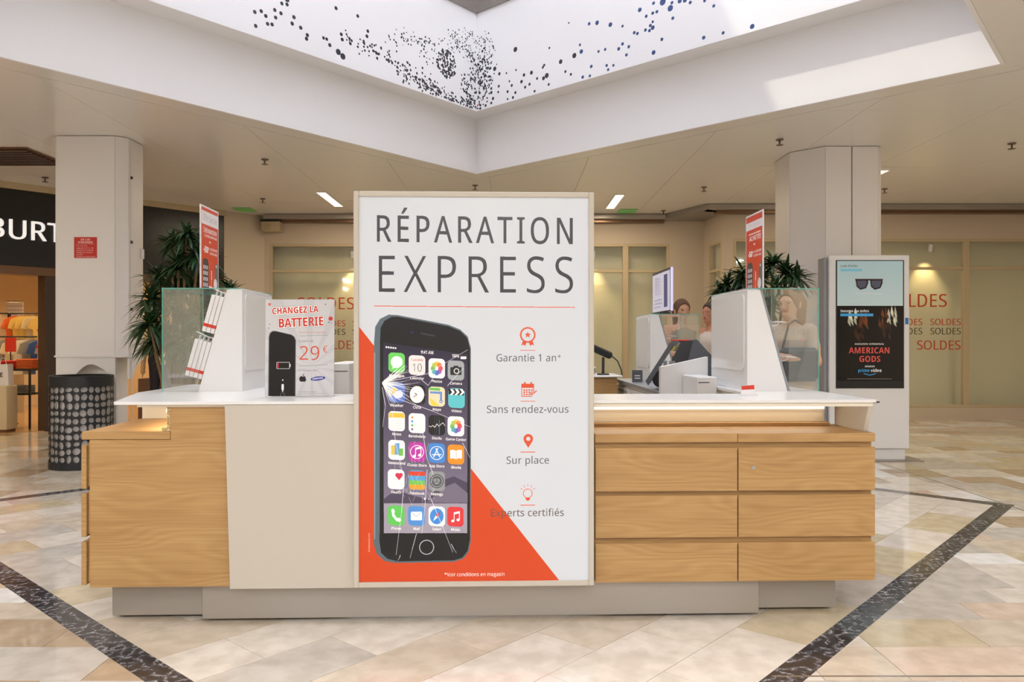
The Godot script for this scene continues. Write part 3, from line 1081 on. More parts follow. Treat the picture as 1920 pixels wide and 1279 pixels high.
func room():
	# outer shell
	var mb := MB.new()
	mb.bd(-13.2, 10.7, -.3, -.012, -9.2, 20.2)
	struct("floor", mb, M.stone_4)
	var slab := MB.new()
	var hole := grown(WELL, .03)
	for r in [rect(-13.2, -9.2, 10.7, -7), rect(-13.2, -7, -4, -2), rect(4, -7, 10.7, -2), rect(-13.2, -2, 10.7, 1.0), rect(-13.2, 1.0, -.2, 20.2), rect(-.2, 1.0, 10.7, 20.2)]:
		for p in Geometry2D.clip_polygons(r, hole):
			slab.prism(p, 1, CEIL + .022, CEIL + .3)
	var ceil := struct("ceiling", slab, M.ceiling_paint)
	# border strip round the well, then panels
	var lip := grown(WELL, .29)
	for i in 4:
		var j := (i + 1) % 4
		var e := MB.new()
		e.prism(PackedVector2Array([grown(WELL, .031)[i], grown(WELL, .031)[j], lip[j], lip[i]]), 1, CEIL, CEIL + .021)
		part("border_strip", e, M.ceiling_paint, ceil)
	var gap := .002
	var lip2 := grown(WELL, .302)
	for ix in range(-8, 9):
		for iz in range(-1, 6):
			var x0 := ix * 1.22 - .3
			var d0 := iz * 2.44 + .2
			var cell := rect(x0 + gap, maxf(d0, -1.95) + gap, x0 + 1.22 - gap, d0 + 2.44 - gap)
			for p in Geometry2D.clip_polygons(cell, lip2):
				if Geometry2D.is_polygon_clockwise(p) and p.size() < 3:
					continue
				var e := MB.new()
				e.prism(p, 1, CEIL, CEIL + .02)
				part("ceiling_panel", e, M.ceiling_paint, ceil)
	# light well: white fascia, overhanging wall with the printed dots, metal edge of the upper floor, unseen upper walls whose height shapes the sun patch
	var rings := [["trim", 0.0, CEIL - .01, 4.19, "well_white"], ["wall_well", -.255, 4.19, 5.42, "well_white"], ["trim_edge", -.28, 5.42, 6.3, "dark_steel"], ["wall_well_upper", -.2, 6.3, 12.6, "well_white"]]
	var outer_edge := grown(WELL, .35)
	for r in rings:
		var out := outer_edge if r[0] != "trim" else grown(WELL, .03)
		var inn := grown(WELL, r[1]) if r[1] != 0.0 else WELL
		var sides := ["far_right", "near_right", "near_left", "far_left"]
		for i in 4:
			var j := (i + 1) % 4
			var e := MB.new()
			e.prism(PackedVector2Array([inn[i], inn[j], out[j], out[i]]), 1, r[2], r[3])
			var o := struct(r[0] + "_" + sides[i], e, M[r[4]])
			if r[0] == "wall_well" and (i == 0 or i == 3):
				var a := inn[0]
				var b := inn[1] if i == 0 else inn[3]
				var len := a.distance_to(b)
				var cv := dots_print(i == 0, len, 4.19, 5.42)
				var dm := printed("dots_%d" % i, cv, .22, 0.0)
				var dirn := (b - a).normalized()
				var nn := Vector2(-dirn.y, dirn.x)
				if nn.dot(Vector2(-.2, 6) - a) < 0:
					nn = -nn
				var q := a + nn * .002
				var w := b + nn * .002
				var s := MB.new()
				s.sheet(Vector3(q.x, 5.42, -q.y), Vector3(w.x, 5.42, -w.y), Vector3(w.x, 4.192, -w.y), Vector3(q.x, 4.192, -q.y), Vector3(nn.x, 0, -nn.y))
				part("dot_print", s, dm, o, "portrait made of dark dots")
	for k in 4:  # unseen beams, added over the well to break the sun into stripes
		var e := MB.new()
		var a := outer_edge[0].lerp(outer_edge[3], .2 + .2 * k)
		var b := outer_edge[1].lerp(outer_edge[2], .2 + .2 * k)
		var w := (outer_edge[3] - outer_edge[0]).normalized() * .09
		e.prism(PackedVector2Array([a - w, a + w, b + w, b - w]), 1, 12.6, 12.85)
		struct("trim_added_roof_beam", e, M.dark_steel)
	# unseen second opening behind the camera, added to light the kiosk front
	var sh := [rect(-4.15, -7.15, -4, -1.85), rect(4, -7.15, 4.15, -1.85), rect(-4, -7.15, 4, -7), rect(-4, -2, 4, -1.85)]
	for i in 4:
		var e := MB.new()
		e.prism(sh[i], 1, CEIL - .01, 4.8)
		struct("trim_" + ["added_shaft_left", "added_shaft_right", "added_shaft_back", "added_shaft_front"][i], e, M.well_white)
	# outer walls
	for w in [["wall_left", rect(-13.2, -9.2, -13, 20.2)], ["wall_right", rect(10.5, -9.2, 10.7, 20.2)], ["wall_rear", rect(-13, -9.2, 10.5, -9)], ["wall_back", rect(-13, 20, 10.5, 20.2)]]:
		var e := MB.new()
		e.prism(w[1], 1, -.02, CEIL + .03)
		struct(w[0], e, M.wall_paint)
	# back walls with shop windows
	var bw := MB.new()
	bw.bd(-4.42, -4.27, 0, CEIL, 13.9, 14.05)
	bw.bd(2.77, 3.40, 0, CEIL, 13.9, 14.05)
	bw.bd(-4.27, 2.77, 3.0, CEIL, 13.9, 14.05)
	bw.bd(-4.27, 2.77, 0, .2, 13.9, 14.05)
	bw.bd(-4.42, 3.40, 0, CEIL, 14.7, 14.8)
	struct("wall_center", bw, M.wall_paint)
	var sw := MB.new()
	sw.prism(PackedVector2Array([Vector2(3.38, 13.9), Vector2(3.40, 13.65), Vector2(3.55, 13.65), Vector2(3.55, 14.7), Vector2(3.38, 14.7)]), 1, 0, CEIL)
	sw.prism(PackedVector2Array([Vector2(3.40, 13.65), Vector2(3.46, 13.05), Vector2(3.56, 13.05), Vector2(3.5, 13.65)]), 1, 2.96, CEIL)
	sw.prism(PackedVector2Array([Vector2(3.40, 13.65), Vector2(3.46, 13.05), Vector2(3.56, 13.05), Vector2(3.5, 13.65)]), 1, 0, .2)
	sw.prism(PackedVector2Array([Vector2(3.46, 13.05), Vector2(3.475, 12.9), Vector2(3.62, 12.9), Vector2(3.62, 13.05)]), 1, 0, CEIL)
	struct("wall_return", sw, M.wall_paint)
	var rw := MB.new()
	rw.bd(3.62, 10.5, 2.96, CEIL, 12.9, 13.05)
	rw.bd(3.62, 10.5, 0, .2, 12.9, 13.05)
	rw.bd(4.98, 5.08, .2, 2.96, 12.9, 13.05)
	rw.bd(3.55, 10.5, 0, CEIL, 13.7, 13.8)
	struct("wall_right_shopfront", rw, M.wall_paint)
	window(1, -4.27, 2.77, .2, 3.0, 13.93, 2.52, [-.9, 2.0], [-2.85, 1.45])
	window(2, 3.62, 4.98, .2, 2.96, 12.93, 2.48, [], [])
	window(3, 5.08, 10.3, .2, 2.96, 12.93, 2.48, [7.43], [6.95])
	# narrow pane in the return
	var wr := MB.new()
	for y in [[.2, .24], [2.46, 2.5], [2.92, 2.96]]:
		wr.prism(PackedVector2Array([Vector2(3.40, 13.65), Vector2(3.46, 13.05), Vector2(3.52, 13.05), Vector2(3.46, 13.65)]), 1, y[0], y[1])
	wr.prism(PackedVector2Array([Vector2(3.40, 13.65), Vector2(3.404, 13.6), Vector2(3.46, 13.6), Vector2(3.46, 13.65)]), 1, .2, 2.96)
	wr.prism(PackedVector2Array([Vector2(3.456, 13.1), Vector2(3.46, 13.05), Vector2(3.52, 13.05), Vector2(3.516, 13.1)]), 1, .2, 2.96)
	var wn := struct("window_4", wr, M.frame_beige)
	var pn := MB.new()
	pn.prism(PackedVector2Array([Vector2(3.42, 13.6), Vector2(3.47, 13.1), Vector2(3.476, 13.1), Vector2(3.426, 13.6)]), 1, .24, 2.92)
	part("pane", pn, M.shop_glass, wn)
	var bl := MB.new()
	bl.prism(PackedVector2Array([Vector2(3.52, 13.64), Vector2(3.57, 13.06), Vector2(3.58, 13.06), Vector2(3.53, 13.64)]), 1, .2, 2.96)
	part("blind", bl, M.blind, wn)
	# metal bulkhead under the ceiling along the back walls
	var bk := MB.new()
	bk.bd(-4.3, 2.66, 3.40, CEIL - .002, 13.62, 13.9, .01)
	bk.prism(PackedVector2Array([Vector2(2.66, 13.62), Vector2(3.12, 12.62), Vector2(3.46, 12.9), Vector2(3.4, 13.9), Vector2(2.66, 13.9)]), 1, 3.40, CEIL - .002)
	bk.bd(3.12, 10.5, 3.40, CEIL - .002, 12.62, 12.9, .01)
	struct("trim_bulkhead", bk, M.dark_steel)
	var cp := MB.new()
	cp.bd(-4.3, 2.66, 3.36, 3.40, 13.75, 13.9)
	cp.bd(3.3, 10.5, 3.36, 3.40, 12.75, 12.9)
	struct("trim_copper", cp, M.bronze)
	# ceiling lamps: slots with a diffuser; the unseen ones round the well and behind the camera are added for room light
	glow("lamp_warm", Color(1.0, .92, .78), 7.0)
	var spots := [[-2.82, 12.25, "left"], [1.62, 12.45, "right"], [4.78, 10.75, "column"], [-7.2, 8.2, ""], [-6.0, 3.4, ""], [6.2, 4.0, ""], [-6.0, -.6, ""], [6.2, -.6, ""], [0, -.6, ""], [7.6, 8.6, ""], [-7.0, -5, ""], [7.0, -5, ""]]
	for s in spots:
		var where := ""
		if s[2] == "left":
			where = "between the green ceiling plate and the tall poster"
		elif s[2] == "right":
			where = "in the ceiling above the computer screen"
		elif s[2] == "column":
			where = "in the ceiling behind the totem's column"
		else:
			where = "added out of view in the mall ceiling for room light"
		var t := thing("ceiling_lamp", "slim recessed warm lamp " + where, "lamp", Vector3(s[0], CEIL - .012, -s[1]), Transform3D(), "" if s[2] != "" else "added mall ceiling lamps")
		var e := MB.new()
		e.bd(s[0] - .085, s[0] - .065, CEIL - .012, CEIL - .001, s[1] - .63, s[1] + .63)
		e.bd(s[0] + .065, s[0] + .085, CEIL - .012, CEIL - .001, s[1] - .63, s[1] + .63)
		e.bd(s[0] - .065, s[0] + .065, CEIL - .012, CEIL - .001, s[1] - .63, s[1] - .61)
		e.bd(s[0] - .065, s[0] + .065, CEIL - .012, CEIL - .001, s[1] + .61, s[1] + .63)
		part("lamp_frame", e, M.white_satin, t)
		var g := MB.new()
		g.bd(s[0] - .065, s[0] + .065, CEIL - .006, CEIL - .002, s[1] - .61, s[1] + .61)
		part("lamp_diffuser", g, M.lamp_warm, t)
		area("ceiling_lamp_light", Vector3(s[0], CEIL - .02, -s[1]), Vector2(.13, 1.22), Color(1.0, .92, .80) if s[1] > 8 else Color(1.0, .98, .95), 8.0 if s[1] > 8 else 19.0)

func window(n: int, x0: float, x1: float, y0: float, y1: float, d: float, transom: float, mullions: Array, lamps: Array) -> void:
	var f := MB.new()
	var w := .045
	f.bd(x0, x0 + w, y0, y1, d - .03, d + .05, .004)
	f.bd(x1 - w, x1, y0, y1, d - .03, d + .05, .004)
	f.bd(x0 + w, x1 - w, y1 - w, y1, d - .03, d + .05, .004)
	f.bd(x0 + w, x1 - w, y0, y0 + w, d - .03, d + .05, .004)
	var o := struct("window_%d" % n, f, M.frame_beige)
	var cuts := [x0 + w]
	for m in mullions:
		var e := MB.new()
		e.bd(m - .05, m + .05, y0 + w, y1 - w, d - .03, d + .05, .004)
		part("mullion", e, M.frame_beige, o)
		cuts.append(m - .05)
		cuts.append(m + .05)
	cuts.append(x1 - w)
	for i in range(0, cuts.size(), 2):
		var e := MB.new()
		e.bd(cuts[i], cuts[i + 1], transom - .022, transom + .022, d - .025, d + .045, .003)
		part("transom", e, M.frame_beige, o)
		for y in [[y0 + w, transom - .022], [transom + .022, y1 - w]]:
			var p := MB.new()
			p.bd(cuts[i], cuts[i + 1], y[0], y[1], d + .005, d + .011)
			part("pane", p, M.shop_glass, o)
	var b := MB.new()
	b.bd(x0 - .05, x1 + .05, y0 - .1, y1 + .15, d + .38, d + .39)
	part("blind", b, M.blind, o)
	for lx in lamps:
		var e := MB.new()
		e.tube([Vector3(lx, 2.9, -d - .16), Vector3(lx, 2.78, -d - .2)], .035, 10)
		part("display_lamp", e, M.white_satin, o)
		var l := SpotLight3D.new()
		l.name = numbered("display_lamp_light")
		l.light_color = Color(1.0, .88, .66)
		l.light_energy = 2.0
		l.spot_angle = 38.0
		l.spot_range = 12.0
		l.spot_attenuation = 2.0
		l.spot_angle_attenuation = .8
		l.light_size = .04
		l.shadow_enabled = true
		add_child(l)
		l.look_at_from_position(Vector3(lx, 2.76, -d - .2), Vector3(lx, 1.6, -d - .42), Vector3.BACK)
	if n != 2:
		# sale lettering on the glass
		for r in [[.21, 1.95, "SOLDES", "letter_red"], [.105, 1.60, "SOLDES   SOLDES   SOLDES", "letter_red"], [.105, 1.45, "SOLDES   SOLDES   SOLDES", "letter_dark"], [.15, 1.22, "SOLDES   SOLDES", "letter_red"]]:
			var t := lettering(r[2], r[0], M[r[3]])
			if r[2] == "SOLDES":
				t.position = Vector3(-3.29 if n == 1 else 6.62, r[1], -d - .003)
			else:
				t.mesh.horizontal_alignment = HORIZONTAL_ALIGNMENT_LEFT if n == 1 else HORIZONTAL_ALIGNMENT_RIGHT
				t.position = Vector3(-3.45 if n == 1 else 7.36, r[1], -d - .003)
			o.add_child(t, true)

func lettering(s: String, cap: float, m: Material, depth := .004, bold := false) -> MeshInstance3D:
	var f := SystemFont.new()
	f.font_names = PackedStringArray(["Droid Sans"])
	f.font_weight = 700 if bold else 400
	var t := TextMesh.new()
	t.font = f
	t.text = s
	t.font_size = 64
	t.pixel_size = cap / (64 * .714)
	t.depth = depth
	t.curve_step = 1.0
	t.vertical_alignment = VERTICAL_ALIGNMENT_CENTER
	var o := MeshInstance3D.new()
	o.name = "lettering"
	o.mesh = t
	o.material_override = m
	return o

# ------------------------------------------------------------------ floor: marble tiles and the dark band
func floor_stones():
	var o: Node = find_child("floor", false, false)
	var outer := grown(BAND, .125)
	var tiles := []          # [polygon, material index, distance]
	# inside the band: long tiles laid along its sides
	var u := (BAND[1] - BAND[0]).normalized()
	var w := Vector2(-u.y, u.x)
	for i in range(-22, 22):
		for j in range(-14, 16):
			var a := BAND[0] + u * (j * .64 + (i % 2) * .32) + w * (i * .32)
			var q := PackedVector2Array([a, a + u * .637, a + u * .637 + w * .317, a + w * .317])
			for p in Geometry2D.intersect_polygons(q, BAND):
				tiles.append([p, [0, 0, 1, 4, 0, 6][rng.randi() % 6]])
	# outside: rows across, of mixed stone
	var d := 1.2
	while d < 13.0:
		var h: float = [.23, .33, .34, .45][rng.randi() % 4]
		var x := -9.5 + rng.randf() * .4
		while x < 9.0:
			var l: float = [.33, .34, .5, .66][rng.randi() % 4]
			var q := rect(x, d, x + l - .003, d + h - .003)
			var m: int = [0, 0, 1, 1, 2, 3, 4, 4, 5, 6][rng.randi() % 10]
			for p in Geometry2D.clip_polygons(q, outer):
				if p.size() >= 3:
					tiles.append([p, m])
			x += l
		d += h
	var rated := []
	for t in tiles:
		var c := Vector2.ZERO
		for p in t[0]:
			c += p
		c /= t[0].size()
		if c.y < 1.6 or absf(c.x) > c.y * .70 + .3:
			rated.append([100.0 + c.y, t])
			continue
		# hidden under the kiosk: last
		var hid: bool = absf(c.x) < 1.55 and c.y > 3.8 and c.y < 7.0
		rated.append([c.y + (50.0 if hid else 0.0), t])
	rated.sort_custom(func(a, b): return a[0] < b[0])
	var rest := {}
	for i in rated.size():
		var t: Array = rated[i][1]
		if i < 300:
			var e := MB.new()
			e.prism(t[0], 1, -.012, 0.0)
			part("floor_tile", e, M["stone_%d" % t[1]], o)
		else:
			if not rest.has(t[1]):
				rest[t[1]] = MB.new()
			rest[t[1]].prism(t[0], 1, -.012, 0.0)
	for k in rest:
		var e := part("floor_tiles_beyond", rest[k], M["stone_%d" % k], o)
		e.set_meta("kind", "stuff")
	for i in 4:
		var j := (i + 1) % 4
		var n := 9
		for s in n:
			var a0 := float(s) / n
			var a1 := float(s + 1) / n - .0006
			var e := MB.new()
			e.prism(PackedVector2Array([BAND[i].lerp(BAND[j], a0), BAND[i].lerp(BAND[j], a1), outer[i].lerp(outer[j], a1), outer[i].lerp(outer[j], a0)]), 1, -.012, .0005)
			part("band_stone", e, M.dark_marble, o, "dark veined marble")
	for q in [rect(3.89, 5.0, 3.905, 13.0), rect(-9, 3.03, -2.2, 3.042), rect(1.0, 3.03, 9, 3.042)]:
		var e := MB.new()
		e.prism(q, 1, -.01, .001)
		part("joint_strip", e, M.steel, o, "thin metal expansion joint")

# ------------------------------------------------------------------ the kiosk (local: x to the right, d into the depth from its front)
func wbox(x0: float, x1: float, y0: float, y1: float, d0: float, d1: float, bev := .0015) -> MB:
	var e := MB.new()
	e.us = .8
	e.uo = Vector2(-x0 * .8 + rng.randf() * maxf(.0, 1.0 - (x1 - x0) * .8), y1 * .8 + rng.randf() * .15)
	e.bd(x0, x1, y0, y1, d0, d1, bev)
	return e

func kiosk():
	var t: Node3D
	var e: MB
	# plinth
	t = thing("kiosk_plinth", "brushed grey metal plinth carrying the whole kiosk", "plinth", Vector3(0, 0, -.1), KT)
	e = MB.new(); e.bd(-1.78, 1.48, 0, .17, .2, 3.2); part("core", e, M.plinth_metal, t)
	e = MB.new(); e.bd(-1.42, 1.16, .014, .175, .045, .07, .002); part("front_panel", e, M.plinth_metal, t)
	e = MB.new(); e.bd(-1.855, -1.425, .014, .175, .105, .13, .002); part("front_panel", e, M.plinth_metal, t)
	e = MB.new(); e.bd(1.165, 1.555, .014, .175, .115, .14, .002); part("front_panel", e, M.plinth_metal, t)
	e = MB.new(); e.bd(-1.855, -1.83, .014, .175, .13, 3.2, .002); part("side_panel", e, M.plinth_metal, t)
	e = MB.new(); e.bd(1.53, 1.555, .014, .175, .14, 3.2, .002); part("side_panel", e, M.plinth_metal, t)

	# oak drawer cabinet whose drawers face the column with the bin; its end panel faces the mall
	t = thing("drawer_cabinet", "oak cabinet with a stepped end panel, drawers facing the litter bin", "cabinet", Vector3(-1.5, .182, -.3), KT)
	e = MB.new(); e.us = .8; e.uo = Vector2(1.6, .82)
	e.prism(PackedVector2Array([Vector2(-1.905, .178), Vector2(-1.02, .178), Vector2(-1.02, .991), Vector2(-1.545, .991), Vector2(-1.545, .843), Vector2(-1.905, .843)]), 2, 0, .02)
	part("end_panel", e, M.oak, t)
	part("body", wbox(-1.9, -1.02, .178, .842, .021, .62), M.oak, t)
	part("top_board", wbox(-1.94, -1.547, .845, .881, -.002, .63), M.oak, t)
	e = MB.new(); e.bd(-1.585, -1.546, .882, .898, .001, .6); e.bd(-1.562, -1.546, .898, .991, .001, .6); part("riser", e, M.chipboard, t, "raw chipboard edge")
	for y in [[.622, .818], [.405, .600], [.188, .383]]:
		e = wbox(-1.945, -1.922, y[0], y[1], .003, .61, .002)
		var dr := part("drawer", e, M.oak, t)
		e = MB.new(); e.bd(-1.921, -1.906, y[0] + .01, y[1] + .012, .02, .60)
		part("drawer_box", e, M.oak, dr)
	e = MB.new(); e.bd(-1.93, -1.60, .882, .99, .60, .62); part("back_upstand", e, M.cream_light, t)

	# cream cabinet between the oak end panel and the lit poster
	t = thing("cream_cabinet", "tall plain cream cabinet front between the oak end panel and the poster", "cabinet", Vector3(-1, .178, -.2), KT)
	e = MB.new()
	e.prism(PackedVector2Array([Vector2(-1.268, .176), Vector2(-.7165, .176), Vector2(-.7165, 1.003), Vector2(-1.292, 1.003)]), 2, -.035, -.012)
	part("front_panel", e, M.cream, t)
	e = MB.new(); e.bd(-1.015, -.73, .178, .991, -.01, .6); part("body", e, M.cream, t)
	e = MB.new(); e.bd(-.716, -.713, .18, .99, -.03, -.013); part("edge_strip", e, M.white_satin, t)

	# white worktops
	t = thing("white_worktop", "glossy white worktop with a pointed end, carrying the battery sign", "worktop", Vector3(-1.3, 1.003, -.3), KT)
	e = MB.new()
	e.prism(PackedVector2Array([Vector2(-1.78, -.04), Vector2(-.70, -.04), Vector2(-.70, .45), Vector2(-1.15, .45), Vector2(-1.15, 1.4), Vector2(-1.96, 1.4), Vector2(-1.96, .62)]), 1, 1.005, 1.018)
	part("slab", e, M.white_gloss, t)
	e = MB.new()
	e.prism(PackedVector2Array([Vector2(-1.69, -.012), Vector2(-.71, -.012), Vector2(-.71, .43), Vector2(-1.17, .43), Vector2(-1.17, 1.38), Vector2(-1.93, 1.38), Vector2(-1.93, .62)]), 1, .992, 1.0045)
	part("underlay", e, M.cream_light, t)
	t = thing("white_worktop", "glossy white worktop above the lit strip and the six oak drawers", "worktop", Vector3(1, 1.003, -.3), KT)
	e = MB.new()
	e.prism(PackedVector2Array([Vector2(.372, -.012), Vector2(1.69, -.012), Vector2(1.69, 1.45), Vector2(1.24, 1.45), Vector2(1.24, .42), Vector2(.372, .42)]), 1, 1.005, 1.018)
	part("slab", e, M.white_gloss, t)
	e = MB.new()
	e.prism(PackedVector2Array([Vector2(.372, .0), Vector2(1.68, .0), Vector2(1.68, 1.43), Vector2(1.26, 1.43), Vector2(1.26, .40), Vector2(.372, .40)]), 1, .986, 1.0045)
	part("underlay", e, M.cream_light, t)

	# oak cabinet with six drawers
	t = thing("drawer_cabinet", "wide oak cabinet with six drawers under the lit worktop strip", "cabinet", Vector3(1.03, .17, -.3), KT)
	part("body", wbox(.385, 1.685, .178, .822, .024, .62), M.oak, t)
	part("top_board", wbox(.382, 1.044, .822, .862, -.002, .40), M.oak, t)
	part("top_board", wbox(1.046, 1.69, .822, .862, -.002, .40), M.oak, t)
	for c in [[.385, 1.043], [1.049, 1.69]]:
		for y in [[.597, .797], [.383, .577], [.178, .357]]:
			# front with a finger bevel along its top
			e = MB.new(); e.us = .8; e.uo = Vector2(-c[0] * .8 + rng.randf() * .45, y[1] * .8 + rng.randf() * .6)
			e.prism(PackedVector2Array([Vector2(0, y[0]), Vector2(.022, y[0]), Vector2(.022, y[1] - .02), Vector2(.016, y[1] - .016), Vector2(.003, y[1]), Vector2(0, y[1] - .001)]), 0, c[0], c[1])
			var dr := part("drawer", e, M.oak, t)
			if c[0] > 1 and y[0] > .55:
				e = MB.new()
				e.tube([Vector3(1.118, .704, .004), Vector3(1.118, .704, -.002)], .009, 14)
				part("lock", e, M.steel, dr, "small round metal lock")
	e = MB.new(); e.bd(.40, 1.60, .882, .984, .345, .36); part("upstand", e, M.cream_light, t)
	e = wbox(.385, 1.61, .8625, .880, .30, .36); part("ledge", e, M.oak, t)
	e = MB.new(); e.prism(PackedVector2Array([Vector2(.0, .985), Vector2(.36, .985), Vector2(.36, .863), Vector2(.055, .863)]), 0, 1.66, 1.682)
	part("end_bracket", e, M.cream, t)
	t = thing("light_strip", "thin white glowing strip under the worktop above the six drawers", "light strip", Vector3(1, .97, -.31), KT)
	glow("strip_white", Color(1.0, .97, .92), 2.2)
	e = MB.new(); e.bd(.385, 1.595, .946, .961, .330, .3445); part("diffuser", e, M.strip_white, t)
	e = MB.new(); e.bd(.385, 1.595, .9615, .985, .325, .3445); part("channel", e, M.white_satin, t)
	area("light_strip_light", KT * Vector3(.99, .953, -.322), Vector2(1.2, .015), Color(1.0, .95, .86), .16, KT.basis * Vector3(0, -.75, .66))
	t = thing("light_strip", "thin white strip lamp under the pointed end of the worktop", "light strip", Vector3(-1.57, .97, -.3), KT)
	e = MB.new(); e.bd(-1.578, -1.564, .965, .980, .03, .58); part("diffuser", e, M.strip_white, t)
	e = MB.new(); e.bd(-1.578, -1.563, .9805, .991, .03, .58); part("channel", e, M.white_satin, t)
	area("light_strip_light", KT * Vector3(-1.582, .970, -.3), Vector2(.5, .015), Color(1.0, .95, .86), .4, KT.basis * Vector3(-.5, -.86, 0))

	lightbox()
	# glass cases
	glass_case("display_case", "glass case with a sloping white stand full of hanging white boxes", Vector3(-1.43, 1.018, -.68), -1.0, .43, .60, true)
	glass_case("display_case", "empty glass case with a sloping white stand beside the screen totem", Vector3(1.286, 1.018, -.60), 1.0, .395, .70, false)
	glass_case("display_case", "glass case with a sloping white stand, carrying the computer screen", Vector3(1.215, .955, -2.80), 1.0, .41, .62, false)
	inside()
	signs()

func lightbox():
	var t := thing("light_box_poster", "tall lit poster with a cracked phone, reading RÉPARATION EXPRESS", "poster", Vector3(-.17, .184, -.01), KT)
	var e := MB.new()
	var x0 := -.712
	var x1 := .369
	var y0 := .184
	var y1 := 1.962
	e.bd(x0 + .005, x1 - .005, y0 + .003, y1 - .003, -.048, .11, .003)
	part("box", e, M.cream, t)
	var w := .0235
	for r in [[x0, x0 + w, y0, y1], [x1 - w, x1, y0, y1]]:
		e = MB.new(); e.bd(r[0], r[1], r[2], r[3], -.066, -.048, .003); part("frame_bar", e, M.cream, t)
	for r in [[y0, y0 + w], [y1 - w, y1]]:
		e = MB.new(); e.bd(x0 + w, x1 - w, r[0], r[1], -.066, -.048, .003); part("frame_bar", e, M.cream, t)
	var m := printed("poster_film", poster_print(), .3, .2)
	e = MB.new()
	var z := .0545
	e.sheet(Vector3(x0 + w, y1 - w, z), Vector3(x1 - w, y1 - w, z), Vector3(x1 - w, y0 + w, z), Vector3(x0 + w, y0 + w, z), Vector3.BACK)
	part("printed_film", e, m, t, "backlit print of a cracked phone and promises")
	var c := KT * Vector3((x0 + x1) / 2, (y0 + y1) / 2, .068)
	area("light_box_light", c, Vector2(1.0, 1.7), Color(.97, .98, 1.0), .35, KT.basis * Vector3.BACK)

# side: +1 the slope faces +x, -1 it faces -x. AT: inner front lower corner
func glass_case(called: String, label: String, p: Vector3, side: float, w: float, dep: float, goods: bool):
	var t := thing(called, label, "display case", p, KT)
	var h := .558
	var d0 := -p.z
	var X := func(x: float) -> float: return p.x + side * x
	var pr := func(m: MB, q: Array, a: float, b: float):
		var v := PackedVector2Array()
		for i in range(0, q.size(), 2):
			v.append(Vector2(X.call(q[i]), p.y + q[i + 1]))
		m.prism(v, 2, a, b)
	var e := MB.new()
	pr.call(e, [.006, 0, .225, 0, .075, h - .008, .006, h - .008], d0 + .008, d0 + dep - .008)
	part("stand", e, M.white_satin, t)
	# inner side: a plate with rounded lower corners, and its frame
	e = MB.new()
	var pl := PackedVector2Array()
	for q in rounded(d0 + .05, p.y + .11, d0 + dep - .03, p.y + h - .03, .035):
		pl.append(q)
	e.prism(pl, 0, X.call(.0055), X.call(.0))
	part("side_panel", e, M.white_gloss, t)
	# sloping back of the goods
	e = MB.new()
	pr.call(e, [.226, 0, .240, 0, .088, h - .008, .076, h - .008], d0 + .01, d0 + dep - .01)
	part("sloping_board", e, M.grey_plastic if not goods else M.white_satin, t)
	# panes
	for q in [[0.0, w, h - .006, h, 0.0, dep], [w - .006, w, 0.0, h - .007, 0.0, dep], [.232, w - .007, 0.0, h - .007, 0.0, .006], [.232, w - .007, 0.0, h - .007, dep - .006, dep]]:
		e = MB.new()
		e.bd(minf(X.call(q[0]), X.call(q[1])), maxf(X.call(q[0]), X.call(q[1])), p.y + q[2], p.y + q[3], d0 + q[4], d0 + q[5])
		var pane := part("glass_pane", e, M.glass, t)
		# polished green edges, each a strip of its own
		var k := .0035
		var xa: float = minf(X.call(q[0]), X.call(q[1]))
		var xb: float = maxf(X.call(q[0]), X.call(q[1]))
		var strips := []
		if q[2] > .1:
			strips = [[xa, xb, q[2], q[3], -k, 0.0], [xa, xb, q[2], q[3], dep, dep + k], [minf(X.call(w), X.call(w + k)), maxf(X.call(w), X.call(w + k)), q[2], q[3], 0.0, dep]]
		elif q[1] - q[0] < .01:
			strips = [[xa, xb, q[2], q[3], -k, 0.0], [xa, xb, q[2], q[3], dep, dep + k]]
		for st in strips:
			var g := MB.new()
			g.bd(st[0], st[1], p.y + st[2], p.y + st[3], d0 + st[4], d0 + st[5])
			part("glass_edge", g, M.glass_edge, pane)
	# hooks along the slope, with packets
	var along := Vector3(side * -.151, h - .008, 0).normalized()      # up the slope
	var face := Vector3(side * (h - .008), .151, 0).normalized()      # out of the slope
	for r in 2:
		for k in (1 if goods else 2):
			var foot := Vector3(X.call(.240), p.y, -(d0 + .075 + .09 * k)) + along * (.292 + .255 * r if goods else .16 + .2 * r)
			e = MB.new()
			var tip := foot + face * (.115 if goods else .07) + Vector3(0, .012, 0)
			e.tube([foot, foot + face * .05, tip], .0035 if goods else .002, 6)
			part("hook", e, M.white_satin, t)
			if not goods:
				e = MB.new()
				e.xf = Transform3D(Basis(Vector3(0, 0, 1), side * -.12), tip)
				e.box(Vector3(-.028, -.002, -.02), Vector3(.028, .002, .02))
				part("price_tag", e, M.white_card, t)
	if goods:
		for r in 2:
			for k in 3 + r:
				var foot := Vector3(X.call(.246), p.y, -(d0 + .075)) + along * (.065 + .255 * (1 - r)) + face * (.004 + .0235 * k)
				var b := thing("boxed_accessory", "slim white box with a red band, %s from the slope in the %s row" % [["first", "second", "third", "fourth"][k], ["upper", "lower"][r]], "packet", KT * foot, Transform3D(), "white boxes in the %s row" % ["upper", "lower"][r])
				b.transform = KT * Transform3D(Basis(face, along, face.cross(along)), foot)
				base_of[b] = Vector3.ZERO
				e = MB.new(); e.box(Vector3(0, 0, -.045), Vector3(.021, .205, .045), .0015); part("carton", e, M.white_card, b)
				e = MB.new(); e.box(Vector3(-.0006, .028, -.0456), Vector3(.0216, .046, .0456)); part("red_band", e, M.red_card, b)
				e = MB.new(); e.box(Vector3(.008, .205, -.012), Vector3(.012, .228, .012)); part("hanger_tab", e, M.white_card, b)

